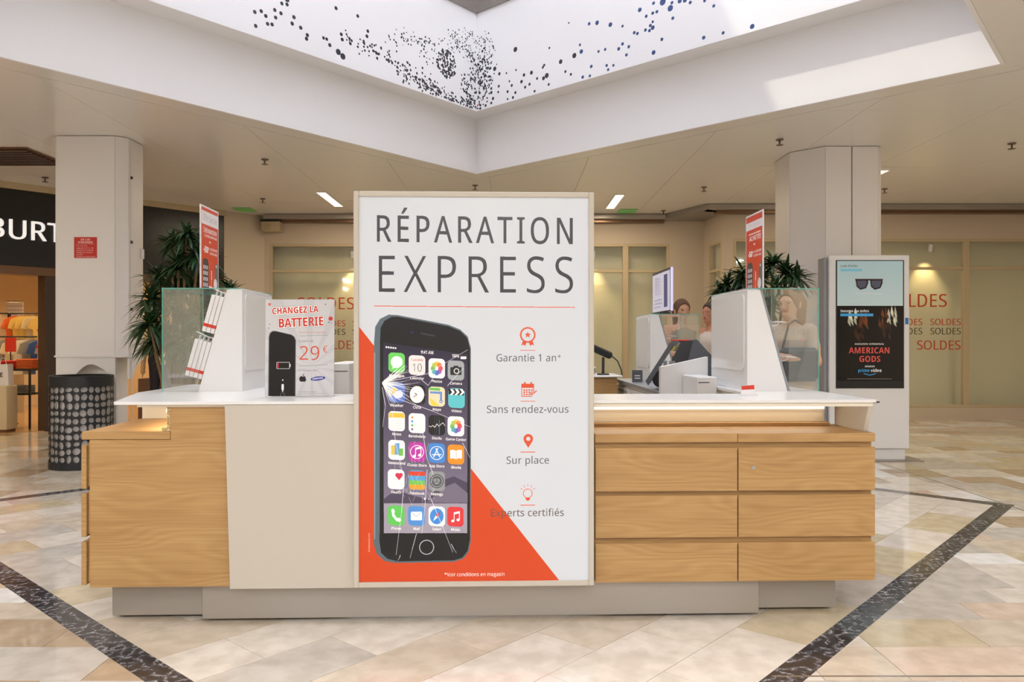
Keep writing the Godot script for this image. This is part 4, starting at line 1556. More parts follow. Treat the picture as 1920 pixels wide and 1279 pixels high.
func inside():
	var e: MB
	var t: Node3D
	# service desk along the side of the kiosk
	t = thing("service_desk", "white service desk with blue-grey top and drawers, carrying the printer", "desk", Vector3(1.3, .17, -2.2), KT)
	e = MB.new(); e.bd(1.06, 1.66, .18, .925, 1.46, 3.42, .003); part("body", e, M.white_satin, t)
	e = MB.new(); e.bd(1.03, 1.67, .926, .954, 1.46, 3.44, .003); part("desk_top", e, M.desk_grey, t, "blue-grey desk top")
	for k in 3:
		e = MB.new(); e.bd(1.042, 1.059, .62, .90, 1.50 + .64 * k, 2.12 + .64 * k, .003)
		var dr := part("drawer", e, M.white_satin, t)
		e = MB.new(); e.bd(1.036, 1.0415, .86, .875, 1.6 + .64 * k, 2.02 + .64 * k); part("pull", e, M.grey_plastic, dr)
	t = thing("screen_wall", "white privacy wall with a sloping top beside the printer", "partition", Vector3(1.1, .95, -1.42), KT)
	e = MB.new()
	e.prism(PackedVector2Array([Vector2(.985, .18), Vector2(1.283, .18), Vector2(1.283, 1.19), Vector2(.985, 1.125)]), 2, 1.34, 1.40)
	part("panel", e, M.white_satin, t)
	t = thing("till_block", "white low block with a slot in front of the empty glass case", "block", Vector3(1.2, .18, -1.2), KT)
	e = MB.new(); e.bd(1.12, 1.235, .18, 1.078, .98, 1.33, .004); part("body", e, M.white_satin, t)
	e = MB.new(); e.bd(1.125, 1.19, 1.045, 1.049, .977, .9795); part("slot", e, M.charcoal, t)
	t = thing("till_block", "white block with a slot standing behind the battery sign", "block", Vector3(-.95, .18, -1.0), KT)
	e = MB.new(); e.bd(-1.0, -.88, .18, 1.165, .80, 1.35, .004); part("body", e, M.white_satin, t)
	e = MB.new(); e.bd(-.97, -.89, 1.12, 1.124, .797, .7995); part("slot", e, M.charcoal, t)
	# far counter
	t = thing("rear_counter", "oak and white counter closing the far side of the kiosk", "counter", Vector3(-.3, .17, -3.3), KT)
	part("body", wbox(-1.9, .98, .18, .985, 3.0, 3.4), M.oak, t)
	e = MB.new(); e.bd(-1.95, 1.02, .986, 1.0, 2.95, 3.45, .004); part("slab", e, M.white_gloss, t)
	t = thing("side_shelf", "low oak shelf inside the kiosk carrying the orange box", "shelf", Vector3(.6, .7, -2.4), KT)
	e = MB.new(); e.bd(.42, .98, .175, .78, 2.3, 2.62, .003); part("body", e, M.white_satin, t)
	part("shelf_board", wbox(.40, 1.0, .781, .805, 2.28, 2.64), M.oak, t)
	e = MB.new(); e.bd(.80, .885, .806, .875, 2.34, 2.42, .002)
	solo("orange_box", e, M.orange_card, "small orange box on the low oak shelf", "box", KT)
	e = MB.new(); e.bd(.62, .78, .806, .835, 2.32, 2.50, .004)
	solo("paper_stack", e, M.paper, "stack of white paper on the low oak shelf", "paper", KT)
	t = thing("papers_tray", "grey and white document tray on the far counter", "tray", Vector3(.55, 1.0, -3.1), KT)
	for k in 3:
		e = MB.new(); e.bd(.42, .80, 1.001 + k * .03, 1.012 + k * .03, 3.0, 3.25, .002); part("tray", e, [M.white_satin, M.grey_plastic, M.white_satin][k], t)
	for k in 2:
		for x in [.425, .785]:
			e = MB.new(); e.bd(x, x + .01, 1.012 + k * .03, 1.031 + k * .03, 3.02, 3.23); part("riser", e, M.grey_plastic, t)
	# bar-code reader on a stand
	t = thing("barcode_reader", "black hand-held reader resting in a thin stand", "barcode reader", Vector3(.88, 1.0, -3.12), KT)
	e = MB.new(); e.lathe([Vector2(.0, .012), Vector2(.05, .012), Vector2(.055, .0)], 20, Vector3(.88, 1.0, -3.12)); part("foot", e, M.charcoal, t)
	e = MB.new(); e.tube([Vector3(.88, 1.0, -3.12), Vector3(.88, 1.15, -3.12)], .012, 10); part("stem", e, M.charcoal, t)
	e = MB.new(); e.xf = Transform3D(Basis(Vector3(0, 0, 1), -.42), Vector3(.86, 1.20, -3.12)); e.box(Vector3(-.10, -.03, -.035), Vector3(.10, .03, .035), .014); part("body", e, M.black, t)
	e = MB.new(); e.xf = Transform3D(Basis(Vector3(0, 0, 1), -.42), Vector3(.86, 1.20, -3.12)); e.box(Vector3(-.125, -.034, -.042), Vector3(-.09, .036, .042), .012); part("window_head", e, M.grey_plastic, t)
	e = MB.new(); e.tube([Vector3(.95, 1.165, -3.12), Vector3(1.0, 1.12, -3.1), Vector3(1.03, 1.05, -3.1), Vector3(1.04, 1.0, -3.1)], .006, 6); part("cable", e, M.charcoal, t)
	# receipt and label printer, leaning open
	t = thing("label_printer", "dark grey printer tipped open with a roll in front, on the desk", "printer", Vector3(1.2, .955, -1.9), KT)
	var B := Transform3D(Basis(Vector3.UP, -.25), Vector3(1.22, .955, -1.85))
	e = MB.new(); e.xf = B
	e.prism(PackedVector2Array([Vector2(-.22, .06), Vector2(-.20, .03), Vector2(-.03, .31), Vector2(.0, .32), Vector2(-.01, .335), Vector2(-.05, .33)]), 2, -.16, -.145)
	e.prism(PackedVector2Array([Vector2(-.22, .06), Vector2(-.20, .03), Vector2(-.03, .31), Vector2(.0, .32), Vector2(-.01, .335), Vector2(-.05, .33)]), 2, .145, .16)
	part("side_rail", e, M.slate, t)
	e = MB.new(); e.xf = B
	e.prism(PackedVector2Array([Vector2(-.02, .02), Vector2(.24, .02), Vector2(.24, .20), Vector2(.12, .335), Vector2(.02, .335), Vector2(-.08, .13)]), 2, -.15, .15)
	part("housing", e, M.charcoal, t)
	e = MB.new(); e.xf = B
	e.prism(PackedVector2Array([Vector2(.03, .06), Vector2(.245, .06), Vector2(.245, .21), Vector2(.125, .345), Vector2(.10, .345)]), 2, -.165, -.151)
	part("side_cover", e, M.slate, t)
	e = MB.new(); e.xf = B; e.tube([Vector3(-.115, .075, -.14), Vector3(-.115, .075, .14)], .06, 20); part("paper_roll", e, M.black, t)
	e = MB.new(); e.xf = B; e.box(Vector3(-.12, .0, -.13), Vector3(.22, .02, .13), .004); part("base", e, M.black, t)
	e = MB.new(); e.xf = B; e.box(Vector3(-.06, .12, .151), Vector3(-.02, .20, .158)); e.box(Vector3(-.10, .14, .02), Vector3(-.078, .20, .12), .004); part("print_head", e, M.grey_plastic, t)
	e = MB.new(); e.xf = B; e.box(Vector3(-.04, .335, -.02), Vector3(.075, .345, .15), .002); part("red_label", e, M.red_card, t, "red sticker")
	e = MB.new(); e.xf = B; e.box(Vector3(.0, .325, -.14), Vector3(.10, .343, -.03), .002); part("lid", e, M.slate, t)
	mat("yellow_card", c8(196, 190, 60), .6)
	e = MB.new(); e.xf = B; e.prism(PackedVector2Array([Vector2(-.045, .27), Vector2(-.03, .27), Vector2(-.012, .302), Vector2(-.027, .302)]), 2, -.14, -.01); part("yellow_label", e, M.yellow_card, t, "yellow sticker")
	# price card
	t = thing("notice_plate", "small blue-grey plate with writing on the desk upstand", "plate", Vector3(1.05, .97, -3.0), KT)
	e = MB.new(); e.bd(1.06, 1.145, .956, 1.055, 2.74, 2.75, .002); part("plate", e, M.slate, t)
	e = MB.new(); e.bd(1.08, 1.125, .985, .992, 2.738, 2.7395); e.bd(1.08, 1.125, 1.005, 1.012, 2.738, 2.7395); part("print", e, M.white_card, t)

func signs():
	var e: MB
	var t: Node3D
	# two red offers standing on the glass cases, turned inwards
	for s in [[-1.672, .72, 1.0, 2.036, "red offer card standing on the glass case with the hanging boxes", false], [1.392, .64, -1.0, 2.01, "red offer card standing on the empty glass case", true]]:
		t = thing("offer_card", s[4], "sign", Vector3(s[0], 1.578, -s[1] - .14), KT)
		e = MB.new(); e.bd(s[0] - .003, s[0] + .003, 1.578, s[3], s[1], s[1] + .285, .001)
		part("board", e, M.white_card, t)
		var m := printed("offer_print_%d" % int(s[2] + 1), promo_print(s[5]), .35, 0.0)
		var x: float = s[0] + s[2] * .0036
		e = MB.new()
		var near: float = -(s[1] + .002)
		var far: float = -(s[1] + .283)
		if s[2] > 0:
			e.sheet(Vector3(x, s[3] - .002, near), Vector3(x, s[3] - .002, far), Vector3(x, 1.58, far), Vector3(x, 1.58, near), Vector3.RIGHT)
		else:
			e.sheet(Vector3(x, s[3] - .002, far), Vector3(x, s[3] - .002, near), Vector3(x, 1.58, near), Vector3(x, 1.58, far), Vector3.LEFT)
		part("print", e, m, t)
		e = MB.new(); e.bd(s[0] - .03, s[0] + .03, 1.5765, 1.5795, s[1] + .02, s[1] + .26, .001); part("foot", e, M.acrylic, t)
	# battery offer in an acrylic stand
	t = thing("battery_sign", "grey upright sign reading CHANGEZ LA BATTERIE with a black phone", "sign", Vector3(-1.03, 1.018, -.24), KT * Transform3D(Basis(), Vector3.ZERO))
	var R := Transform3D(Basis(Vector3.UP, -.03) * Basis(Vector3.RIGHT, -.03), Vector3(-1.023, 1.0195, -.235))
	e = MB.new(); e.xf = R; e.box(Vector3(-.1685, .003, -.004), Vector3(.1685, .474, .0), .001); part("acrylic_sheet", e, M.acrylic, t)
	e = MB.new(); e.xf = R; e.sheet(Vector3(-.167, .472, .001), Vector3(.167, .472, .001), Vector3(.167, .004, .001), Vector3(-.167, .004, .001), Vector3.BACK)
	part("print", e, printed("battery_print", battery_print(), .3, 0.0), t)
	e = MB.new(); e.xf = R; e.sheet(Vector3(.167, .472, -.0045), Vector3(-.167, .472, -.0045), Vector3(-.167, .004, -.0045), Vector3(.167, .004, -.0045), Vector3.FORWARD); part("back_card", e, M.white_card, t)
	e = MB.new(); e.xf = R; e.box(Vector3(-.1685, .0, -.10), Vector3(.1685, .003, .03), .001); part("foot", e, M.acrylic, t)
	# little card on the right worktop
	t = thing("counter_card", "tiny red and white card in a clear block on the worktop", "card", Vector3(1.19, 1.0185, -.25), KT)
	e = MB.new(); e.bd(1.14, 1.225, 1.0185, 1.026, .24, .28, .001); part("holder", e, M.acrylic, t)
	e = MB.new(); e.prism(PackedVector2Array([Vector2(1.143, 1.0265), Vector2(1.222, 1.0265), Vector2(1.212, 1.05), Vector2(1.150, 1.047)]), 2, .258, .262); part("white_half", e, M.white_card, t)
	e = MB.new(); e.prism(PackedVector2Array([Vector2(1.150, 1.0475), Vector2(1.212, 1.0505), Vector2(1.210, 1.072), Vector2(1.146, 1.066)]), 2, .258, .262); part("red_half", e, M.red_card, t)
	# computer screen on the rear glass case
	t = thing("computer_screen", "thin lit computer screen standing on the rear glass case", "monitor", Vector3(1.35, 1.514, -3.0), KT)
	e = MB.new(); e.bd(1.352, 1.372, 1.53, 1.885, 2.66, 3.34, .003); part("casing", e, M.black, t)
	glow("screen_edge", Color(.86, .84, 1.0), .9)
	e = MB.new(); e.bd(1.353, 1.372, 1.533, 1.882, 2.650, 2.659); part("edge_lamp", e, M.screen_edge, t)
	var sm := printed("screen_picture", screen_print(), .3, .55)
	e = MB.new()
	e.sheet(Vector3(1.3512, 1.88, -3.33), Vector3(1.3512, 1.88, -2.67), Vector3(1.3512, 1.54, -2.67), Vector3(1.3512, 1.54, -3.33), Vector3.LEFT)
	part("screen", e, sm, t)
	e = MB.new(); e.bd(1.31, 1.40, 1.5145, 1.53, 2.85, 3.15, .003); part("stand", e, M.charcoal, t)

# ------------------------------------------------------------------ columns, totem, bin, plants, ceiling fittings
func octagon(x0: float, x1: float, d0: float, d1: float, c: Array) -> PackedVector2Array:
	# chamfers: front-left, front-right, back-right, back-left
	return PackedVector2Array([Vector2(x0 + c[0], d0), Vector2(x1 - c[1], d0), Vector2(x1, d0 + c[1]), Vector2(x1, d1 - c[2]), Vector2(x1 - c[2], d1), Vector2(x0 + c[3], d1), Vector2(x0, d1 - c[3]), Vector2(x0, d0 + c[0])])

func column(label: String, x0: float, x1: float, d0: float, d1: float, c: Array, skirt: bool):
	var t := thing("column", label, "column", Vector3((x0 + x1) / 2, 0, -(d0 + d1) / 2))
	var oc := octagon(x0, x1, d0, d1, c)
	var core := grown(oc, -.03)
	var e := MB.new()
	e.prism(core, 1, 1.11 if skirt else 0.0, CEIL)
	part("core", e, M.column_paint, t)
	if skirt:
		e = MB.new()
		e.prism(grown(oc, -.14), 1, 0, 1.11)
		part("recessed_base", e, M.column_paint, t)
	var low := 1.135 if skirt else .16
	for i in 8:
		var a := oc[i]
		var b := oc[(i + 1) % 8]
		var dirn := (b - a).normalized()
		var len := a.distance_to(b)
		var nn := Vector2(dirn.y, -dirn.x)
		if nn.dot(a - (core[0] + core[4]) / 2) < 0:
			nn = -nn
		# one wide face is split by an open joint
		var cuts := [[.003, len - .003]]
		if len > .5 and i == 0:
			cuts = [[.003, len * .5 - .008], [len * .5 + .008, len - .003]] if not skirt else [[.003, len - .003]]
		for k in cuts:
			var p: Vector2 = a + dirn * k[0]
			var q: Vector2 = a + dirn * k[1]
			e = MB.new()
			e.prism(PackedVector2Array([p, q, q - nn * .018, p - nn * .018]), 1, low, CEIL - .006)
			part("cladding_panel", e, M.column_paint, t)
	if skirt:
		e = MB.new()
		e.prism(grown(oc, .012), 1, 1.115, 1.134)
		part("collar", e, M.column_paint, t)
		for f in [[oc[0], oc[1], true], [oc[2], oc[3], false]]:
			var a: Vector2 = f[0]
			var b: Vector2 = f[1]
			var len := a.distance_to(b)
			var pts := PackedVector2Array([Vector2(0, 0), Vector2(0, 1.114), Vector2(len, 1.114)])
			if f[2]:
				pts.append(Vector2(len, .90))
				for j in 13:
					var u := j / 12.0
					pts.append(Vector2(len * (.95 - .72 * u), .90 + sin(u * PI) * .14 * (1.0 if u < .5 else 1.0) - (.12 * maxf(0, u - .6))))
				pts.append(Vector2(len * .23, 0))
			else:
				for j in 9:
					var u := j / 8.0
					pts.append(Vector2(len * (1 - u * .75), 1.08 - u * u * .2))
				pts = PackedVector2Array([Vector2(0, .88), Vector2(0, 1.114), Vector2(len, 1.114)]) + pts.slice(3)
			e = MB.new()
			var dirn := (b - a).normalized()
			e.xf = Transform3D(Basis(Vector3(dirn.x, 0, -dirn.y), Vector3.UP, Vector3(dirn.x, 0, -dirn.y).cross(Vector3.UP)), Vector3(a.x, 0, -a.y))
			e.prism(pts, 2, -.004, .016)
			part("arched_skirt", e, M.column_paint, t, "skirt with an arched lower edge")
		e = MB.new()
		e.tube([Vector3(x1 + .012, 0.0, -d0 - .14), Vector3(x1 + .012, CEIL - .1, -d0 - .14)], .006, 6)
		part("cable", e, M.white_satin, t)
		for y in [3.05, 2.35, 1.62, .2]:
			e = MB.new(); e.box(Vector3(x1 + .002, y, -d0 - .15), Vector3(x1 + .022, y + .03, -d0 - .13), .002)
			part("cable_clip", e, M.charcoal, t)
		e = MB.new(); e.box(Vector3(x1 + .0, 2.21, -d0 - .42), Vector3(x1 + .02, 2.32, -d0 - .36), .004)
		part("switch_box", e, M.white_card, t)

func leaf_strip(m: MB, p: Vector3, dirn: Vector3, len: float, wid: float, droop: float) -> void:
	var side := dirn.cross(Vector3.UP).normalized()
	var last := []
	var n := 5
	for i in n + 1:
		var u := float(i) / n
		var c := p + dirn * (len * u) + Vector3.DOWN * (droop * u * u * len)
		var w := wid * (sin(PI * (.12 + .88 * u)) if i < n else 0.0)
		var cur := [c - side * w, c + Vector3.DOWN * w * .3, c + side * w]
		if i > 0:
			var nn := (side.cross(c - last[1])).normalized()
			if nn.y < 0:
				nn = -nn
			for k in 2:
				m.stri(last[k], last[k + 1], cur[k + 1], nn, nn, nn)
				if i < n:
					m.stri(last[k], cur[k + 1], cur[k], nn, nn, nn)
		last = cur

func plant(label: String, pos: Vector3, heads: Array, sd: int):
	var r := RandomNumberGenerator.new()
	r.seed = sd
	var t := thing("potted_dracaena", label, "plant", pos)
	var e := MB.new()
	e.lathe([Vector2(0, 0), Vector2(.20, 0), Vector2(.26, .48), Vector2(.27, .5), Vector2(.245, .5), Vector2(.24, .44), Vector2(0, .44)], 28, pos)
	part("pot", e, M.charcoal, t)
	for h in heads:
		var top := Vector3(h[0], h[1], h[2])
		var root := pos + Vector3((h[0] - pos.x) * .15, .42, (h[2] - pos.z) * .15)
		e = MB.new()
		e.tube([root, root.lerp(top, .5) + Vector3(0, .05, 0), top], .018, 7, .011)
		var stem := part("stem", e, M.stalk, t)
		e = MB.new()
		var n: int = int(h[4]) if h.size() > 4 else 46
		for i in n:
			var az := r.randf() * TAU
			var el := r.randf_range(-.55, 1.35)
			var dirn := Vector3(cos(az) * cos(el), sin(el), sin(az) * cos(el))
			leaf_strip(e, top + Vector3.UP * r.randf_range(-.14, .06) * h[3], dirn, h[3] * r.randf_range(.65, 1.1), r.randf_range(.012, .019), r.randf_range(.2, .75))
		var fo := part("foliage", e, M.leaf, stem)
		fo.set_meta("kind", "stuff")

func bin():
	var c := Vector3(-4.43, 0, -8.125)
	var t := thing("litter_bin", "black perforated litter bin with pebble-shaped holes beside the column", "bin", c)
	var R := .297
	var e := MB.new()
	e.lathe([Vector2(0, .02), Vector2(R * .93, .02), Vector2(R * .93, .9), Vector2(R * .88, .9), Vector2(R * .88, .1), Vector2(0, .1)], 48, c)
	part("liner", e, M.liner, t)
	e = MB.new()
	e.lathe([Vector2(R * .97, .0), Vector2(R * 1.01, .0), Vector2(R * 1.01, .07), Vector2(R * .97, .07)], 56, c)
	part("bottom_ring", e, M.bin_black, t)
	e = MB.new()
	e.lathe([Vector2(R * .93, .83), Vector2(R * 1.005, .83), Vector2(R * 1.01, .935), Vector2(R * .99, .94), Vector2(R * .93, .935)], 56, c)
	part("rim", e, M.bin_black, t)
	# shell with one pebble hole in each cell of an uneven grid
	var r := RandomNumberGenerator.new()
	r.seed = 12
	e = MB.new()
	var nx := 28
	var ny := 10
	var grid := []
	for j in ny + 1:
		var row := []
		for i in nx:
			var jit := Vector2.ZERO if j == 0 or j == ny else Vector2(r.randf_range(-.22, .22), r.randf_range(-.26, .26))
			row.append(Vector2((i + (j % 2) * .0 + jit.x) / nx, .07 + (j + jit.y) / ny * .765))
		grid.append(row)
	var put := func(q: Vector2) -> Vector3: return c + Vector3(cos(q.x * TAU) * R, q.y, sin(q.x * TAU) * R)
	for j in ny:
		for i in nx:
			var k: Array = [grid[j][i], grid[j][(i + 1) % nx], grid[j + 1][(i + 1) % nx], grid[j + 1][i]]
			for m in 4:
				if k[m].x < float(i) / nx - .3:
					k[m] += Vector2(1, 0)
				if k[m].x > float(i) / nx + .5:
					k[m] -= Vector2(1, 0)
			var cen: Vector2 = (k[0] + k[1] + k[2] + k[3]) / 4
			var outer := []
			var inner := []
			var hw: float = ((k[1] - k[0]) + (k[2] - k[3])).x * .25
			var hh: float = ((k[3] - k[0]) + (k[2] - k[1])).y * .25
			var rx := hw * r.randf_range(.66, .95)
			var ry := hh * r.randf_range(.70, .97)
			var lean := r.randf_range(-.25, .25)
			for m in 4:
				for s in 4:
					var p: Vector2 = k[m].lerp(k[(m + 1) % 4], s / 4.0)
					outer.append(p)
					var o := p - cen
					var a := atan2(o.y / hh, o.x / hw)
					inner.append(cen + Vector2(cos(a) * rx + sin(a) * lean * hw * .5, sin(a) * ry))
			for m in 16:
				var q := (m + 1) % 16
				var a: Vector3 = put.call(outer[m])
				var nn := Vector3(a.x - c.x, 0, a.z - c.z).normalized()
				e.quad(a, put.call(outer[q]), put.call(inner[q]), put.call(inner[m]), nn)
	part("perforated_shell", e, M.bin_black, t)

func totem():
	var x0 := 3.417
	var x1 := 4.279
	var t := thing("advertising_totem", "white advertising totem with two screens in front of the column", "totem", Vector3(3.85, 0, -8.6))
	var e := MB.new(); e.bd(x0, x1, .13, 2.215, 8.5, 8.66, .006); part("housing", e, M.white_satin, t)
	e = MB.new(); e.bd(x0 - .045, x0 - .006, .06, 2.19, 8.54, 8.70, .004); part("side_rail", e, M.grey_plastic, t)
	e = MB.new(); e.bd(x0 + .02, x1 - .03, .0, .128, 8.53, 8.64, .003); part("foot", e, M.white_satin, t)
	e = MB.new(); e.prism(PackedVector2Array([Vector2(3.3, 8.42), Vector2(4.40, 8.42), Vector2(4.40, 8.75), Vector2(3.3, 8.75)]), 1, .0, .012); part("floor_plate", e, M.dark_steel, t)
	e = MB.new(); e.bd(x0 + .07, x1 - .06, .78, 2.16, 8.494, 8.4995); part("screen_glass", e, M.black, t)
	var m := printed("totem_picture", totem_print(), .12, .45)
	e = MB.new()
	e.sheet(Vector3(x0 + .082, 2.151, -8.4935), Vector3(x1 - .072, 2.151, -8.4935), Vector3(x1 - .072, .859, -8.4935), Vector3(x0 + .082, .859, -8.4935), Vector3.BACK)
	part("screen", e, m, t, "lit screen with sunglasses above a dark poster")
	mat("blue_label", c8(40, 120, 190), .5)
	e = MB.new(); e.bd(x1 - .048, x1 - .01, 1.40, 1.62, 8.497, 8.4998); part("sticker", e, M.white_card, t)
	e = MB.new(); e.bd(x1 - .046, x1 - .012, 1.47, 1.54, 8.4955, 8.4968); part("sticker_mark", e, M.blue_label, t)
	e = MB.new(); e.bd(x0 + .30, x0 + .54, .625, .64, 8.496, 8.4998); part("slot", e, M.charcoal, t)

func background():
	column("pale clad column with the red fire notice and an arched skirt", -4.90, -4.15, 8.45, 8.98, [.02, .10, .1, .1], true)
	column("pale clad column behind the advertising totem", 3.235, 4.19, 8.90, 9.8, [.30, .06, .1, .1], false)
	var e := MB.new()
	e.sheet(Vector3(-4.684, 2.40, -8.446), Vector3(-4.444, 2.40, -8.446), Vector3(-4.444, 2.18, -8.446), Vector3(-4.684, 2.18, -8.446), Vector3.BACK)
	var t := thing("fire_notice", "small red fire notice fixed to the pale column", "sign", Vector3(-4.56, 2.18, -8.445))
	part("print", e, printed("notice_print", notice_print(), .5, 0.0), t)
	e = MB.new(); e.bd(-4.686, -4.442, 2.178, 2.402, 8.4462, 8.4485); part("plate", e, M.red_card, t)
	bin()
	totem()
	var hd := []
	for q in [[350, 440, .22], [322, 455, .2], [372, 478, .24], [335, 500, .24], [392, 520, .24], [300, 520, .24], [360, 540, .26], [285, 560, .24], [325, 575, .26], [400, 560, .22], [372, 590, .26], [280, 605, .24], [312, 625, .26], [350, 635, .26], [285, 640, .2], [392, 630, .24], [330, 545, .26], [430, 545, .18], [365, 665, .2]]:
		var c := at(q[0], q[1], 7.25 + .25 * sin(q[0] * 1.7))
		hd.append([c.x, c.y, c.z, q[2] * 1.12, 88])
	plant("tall potted dracaena between the column and the glass case with boxes", Vector3(-3.1, 0, -7.3), hd, 3)
	hd = []
	for q in [[1420, 500, .22], [1450, 495, .24], [1395, 515, .24], [1475, 512, .24], [1365, 535, .22], [1425, 530, .26], [1495, 520, .2], [1455, 540, .24], [1390, 550, .22], [1440, 575, .22], [1350, 545, .16], [1410, 570, .2]]:
		var c := at(q[0], q[1], 7.25 + .2 * sin(q[0] * 1.7))
		hd.append([c.x, c.y, c.z, q[2] * 1.1, 62])
	plant("potted dracaena behind the empty glass case", Vector3(2.3, 0, -7.25), hd, 5)
	# sprinklers
	for p in [[-2.99, 9.55], [-3.85, 12.19], [-.52, 11.15], [2.92, 8.61], [2.74, 11.27], [5.56, 8.78], [-6.27, 10.6], [5.38, 11.4], [2.55, 13.3]]:
		var s := thing("sprinkler", "small metal sprinkler head hanging from the ceiling", "sprinkler", Vector3(p[0], CEIL - .001, -p[1]), Transform3D(), "ceiling sprinklers")
		var c := Vector3(p[0], CEIL - .001, -p[1])
		e = MB.new(); e.lathe([Vector2(0, -.012), Vector2(.035, -.012), Vector2(.045, 0)], 16, c); part("rosette", e, M.sprinkler_metal, s)
		e = MB.new(); e.tube([c, c + Vector3(0, -.06, 0)], .010, 8); part("pipe", e, M.sprinkler_metal, s)
		e = MB.new(); e.lathe([Vector2(0, -.064), Vector2(.038, -.064), Vector2(.038, -.060), Vector2(0, -.060)], 16, c); part("deflector", e, M.sprinkler_metal, s)
	# flat green plates on the ceiling
	for p in [[-4.47, 13.2, "left of the linear lamp, near the vent box"], [1.95, 13.35, "near the bend of the metal bulkhead"]]:
		e = MB.new(); e.bd(p[0] - .15, p[0] + .15, CEIL - .012, CEIL - .001, p[1] - .2, p[1] + .2, .003)
		solo("green_plate", e, M.green_sign, "flat green plate on the ceiling " + ("near the vent box" if p[0] < 0 else "near the bend of the metal bulkhead"), "plate")
	# vent box
	t = thing("vent_box", "beige louvred box on the wall under the ceiling", "vent", Vector3(-4.2, 3.2, -13.8))
	e = MB.new(); e.bd(-4.34, -4.02, 3.20, 3.36, 13.66, 13.88, .004); part("casing", e, M.frame_beige, t)
	e = MB.new(); e.bd(-4.36, -4.01, 3.361, 3.398, 13.66, 13.88); part("dark_top", e, M.black, t)
	for k in 5:
		e = MB.new(); e.bd(-4.32, -4.18, 3.215 + k * .026, 3.226 + k * .026, 13.645, 13.659); part("slat", e, M.frame_beige, t)
	# exit sign beside the right column
	glow("exit_glow", Color(.82, 1.0, .9), 1.0)
	t = thing("exit_sign", "small lit exit sign hanging beside the column of the totem", "sign", Vector3(3.36, 2.95, -9.3))
	e = MB.new(); e.bd(3.285, 3.44, 2.95, 3.10, 9.28, 9.31, .003); part("sign_panel", e, M.exit_glow, t)
	e = MB.new(); e.tube([Vector3(3.36, 3.10, -9.295), Vector3(3.36, CEIL - .001, -9.295)], .006, 6); part("rod", e, M.dark_steel, t)
	# air grille in the ceiling by the clothes shop
	t = thing("ceiling_grille", "brown louvred air grille in the ceiling outside the clothes shop", "grille", Vector3(-6.0, CEIL - .02, -9.4))
	e = MB.new(); e.bd(-6.5, -5.5, CEIL - .012, CEIL - .001, 8.95, 9.85); part("frame", e, M.bronze, t)
	for k in 9:
		e = MB.new(); e.bd(-6.45, -5.55, CEIL - .03, CEIL - .013, 9.02 + k * .09, 9.06 + k * .09); part("slat", e, M.bronze, t)

# ------------------------------------------------------------------ the clothes shop behind the slanting front
var ST := Transform3D(Basis(Vector3(.66, 0, -.751).normalized(), Vector3.UP, Vector3(.751, 0, .66).normalized()), Vector3(-7.04, 0, -10.85))

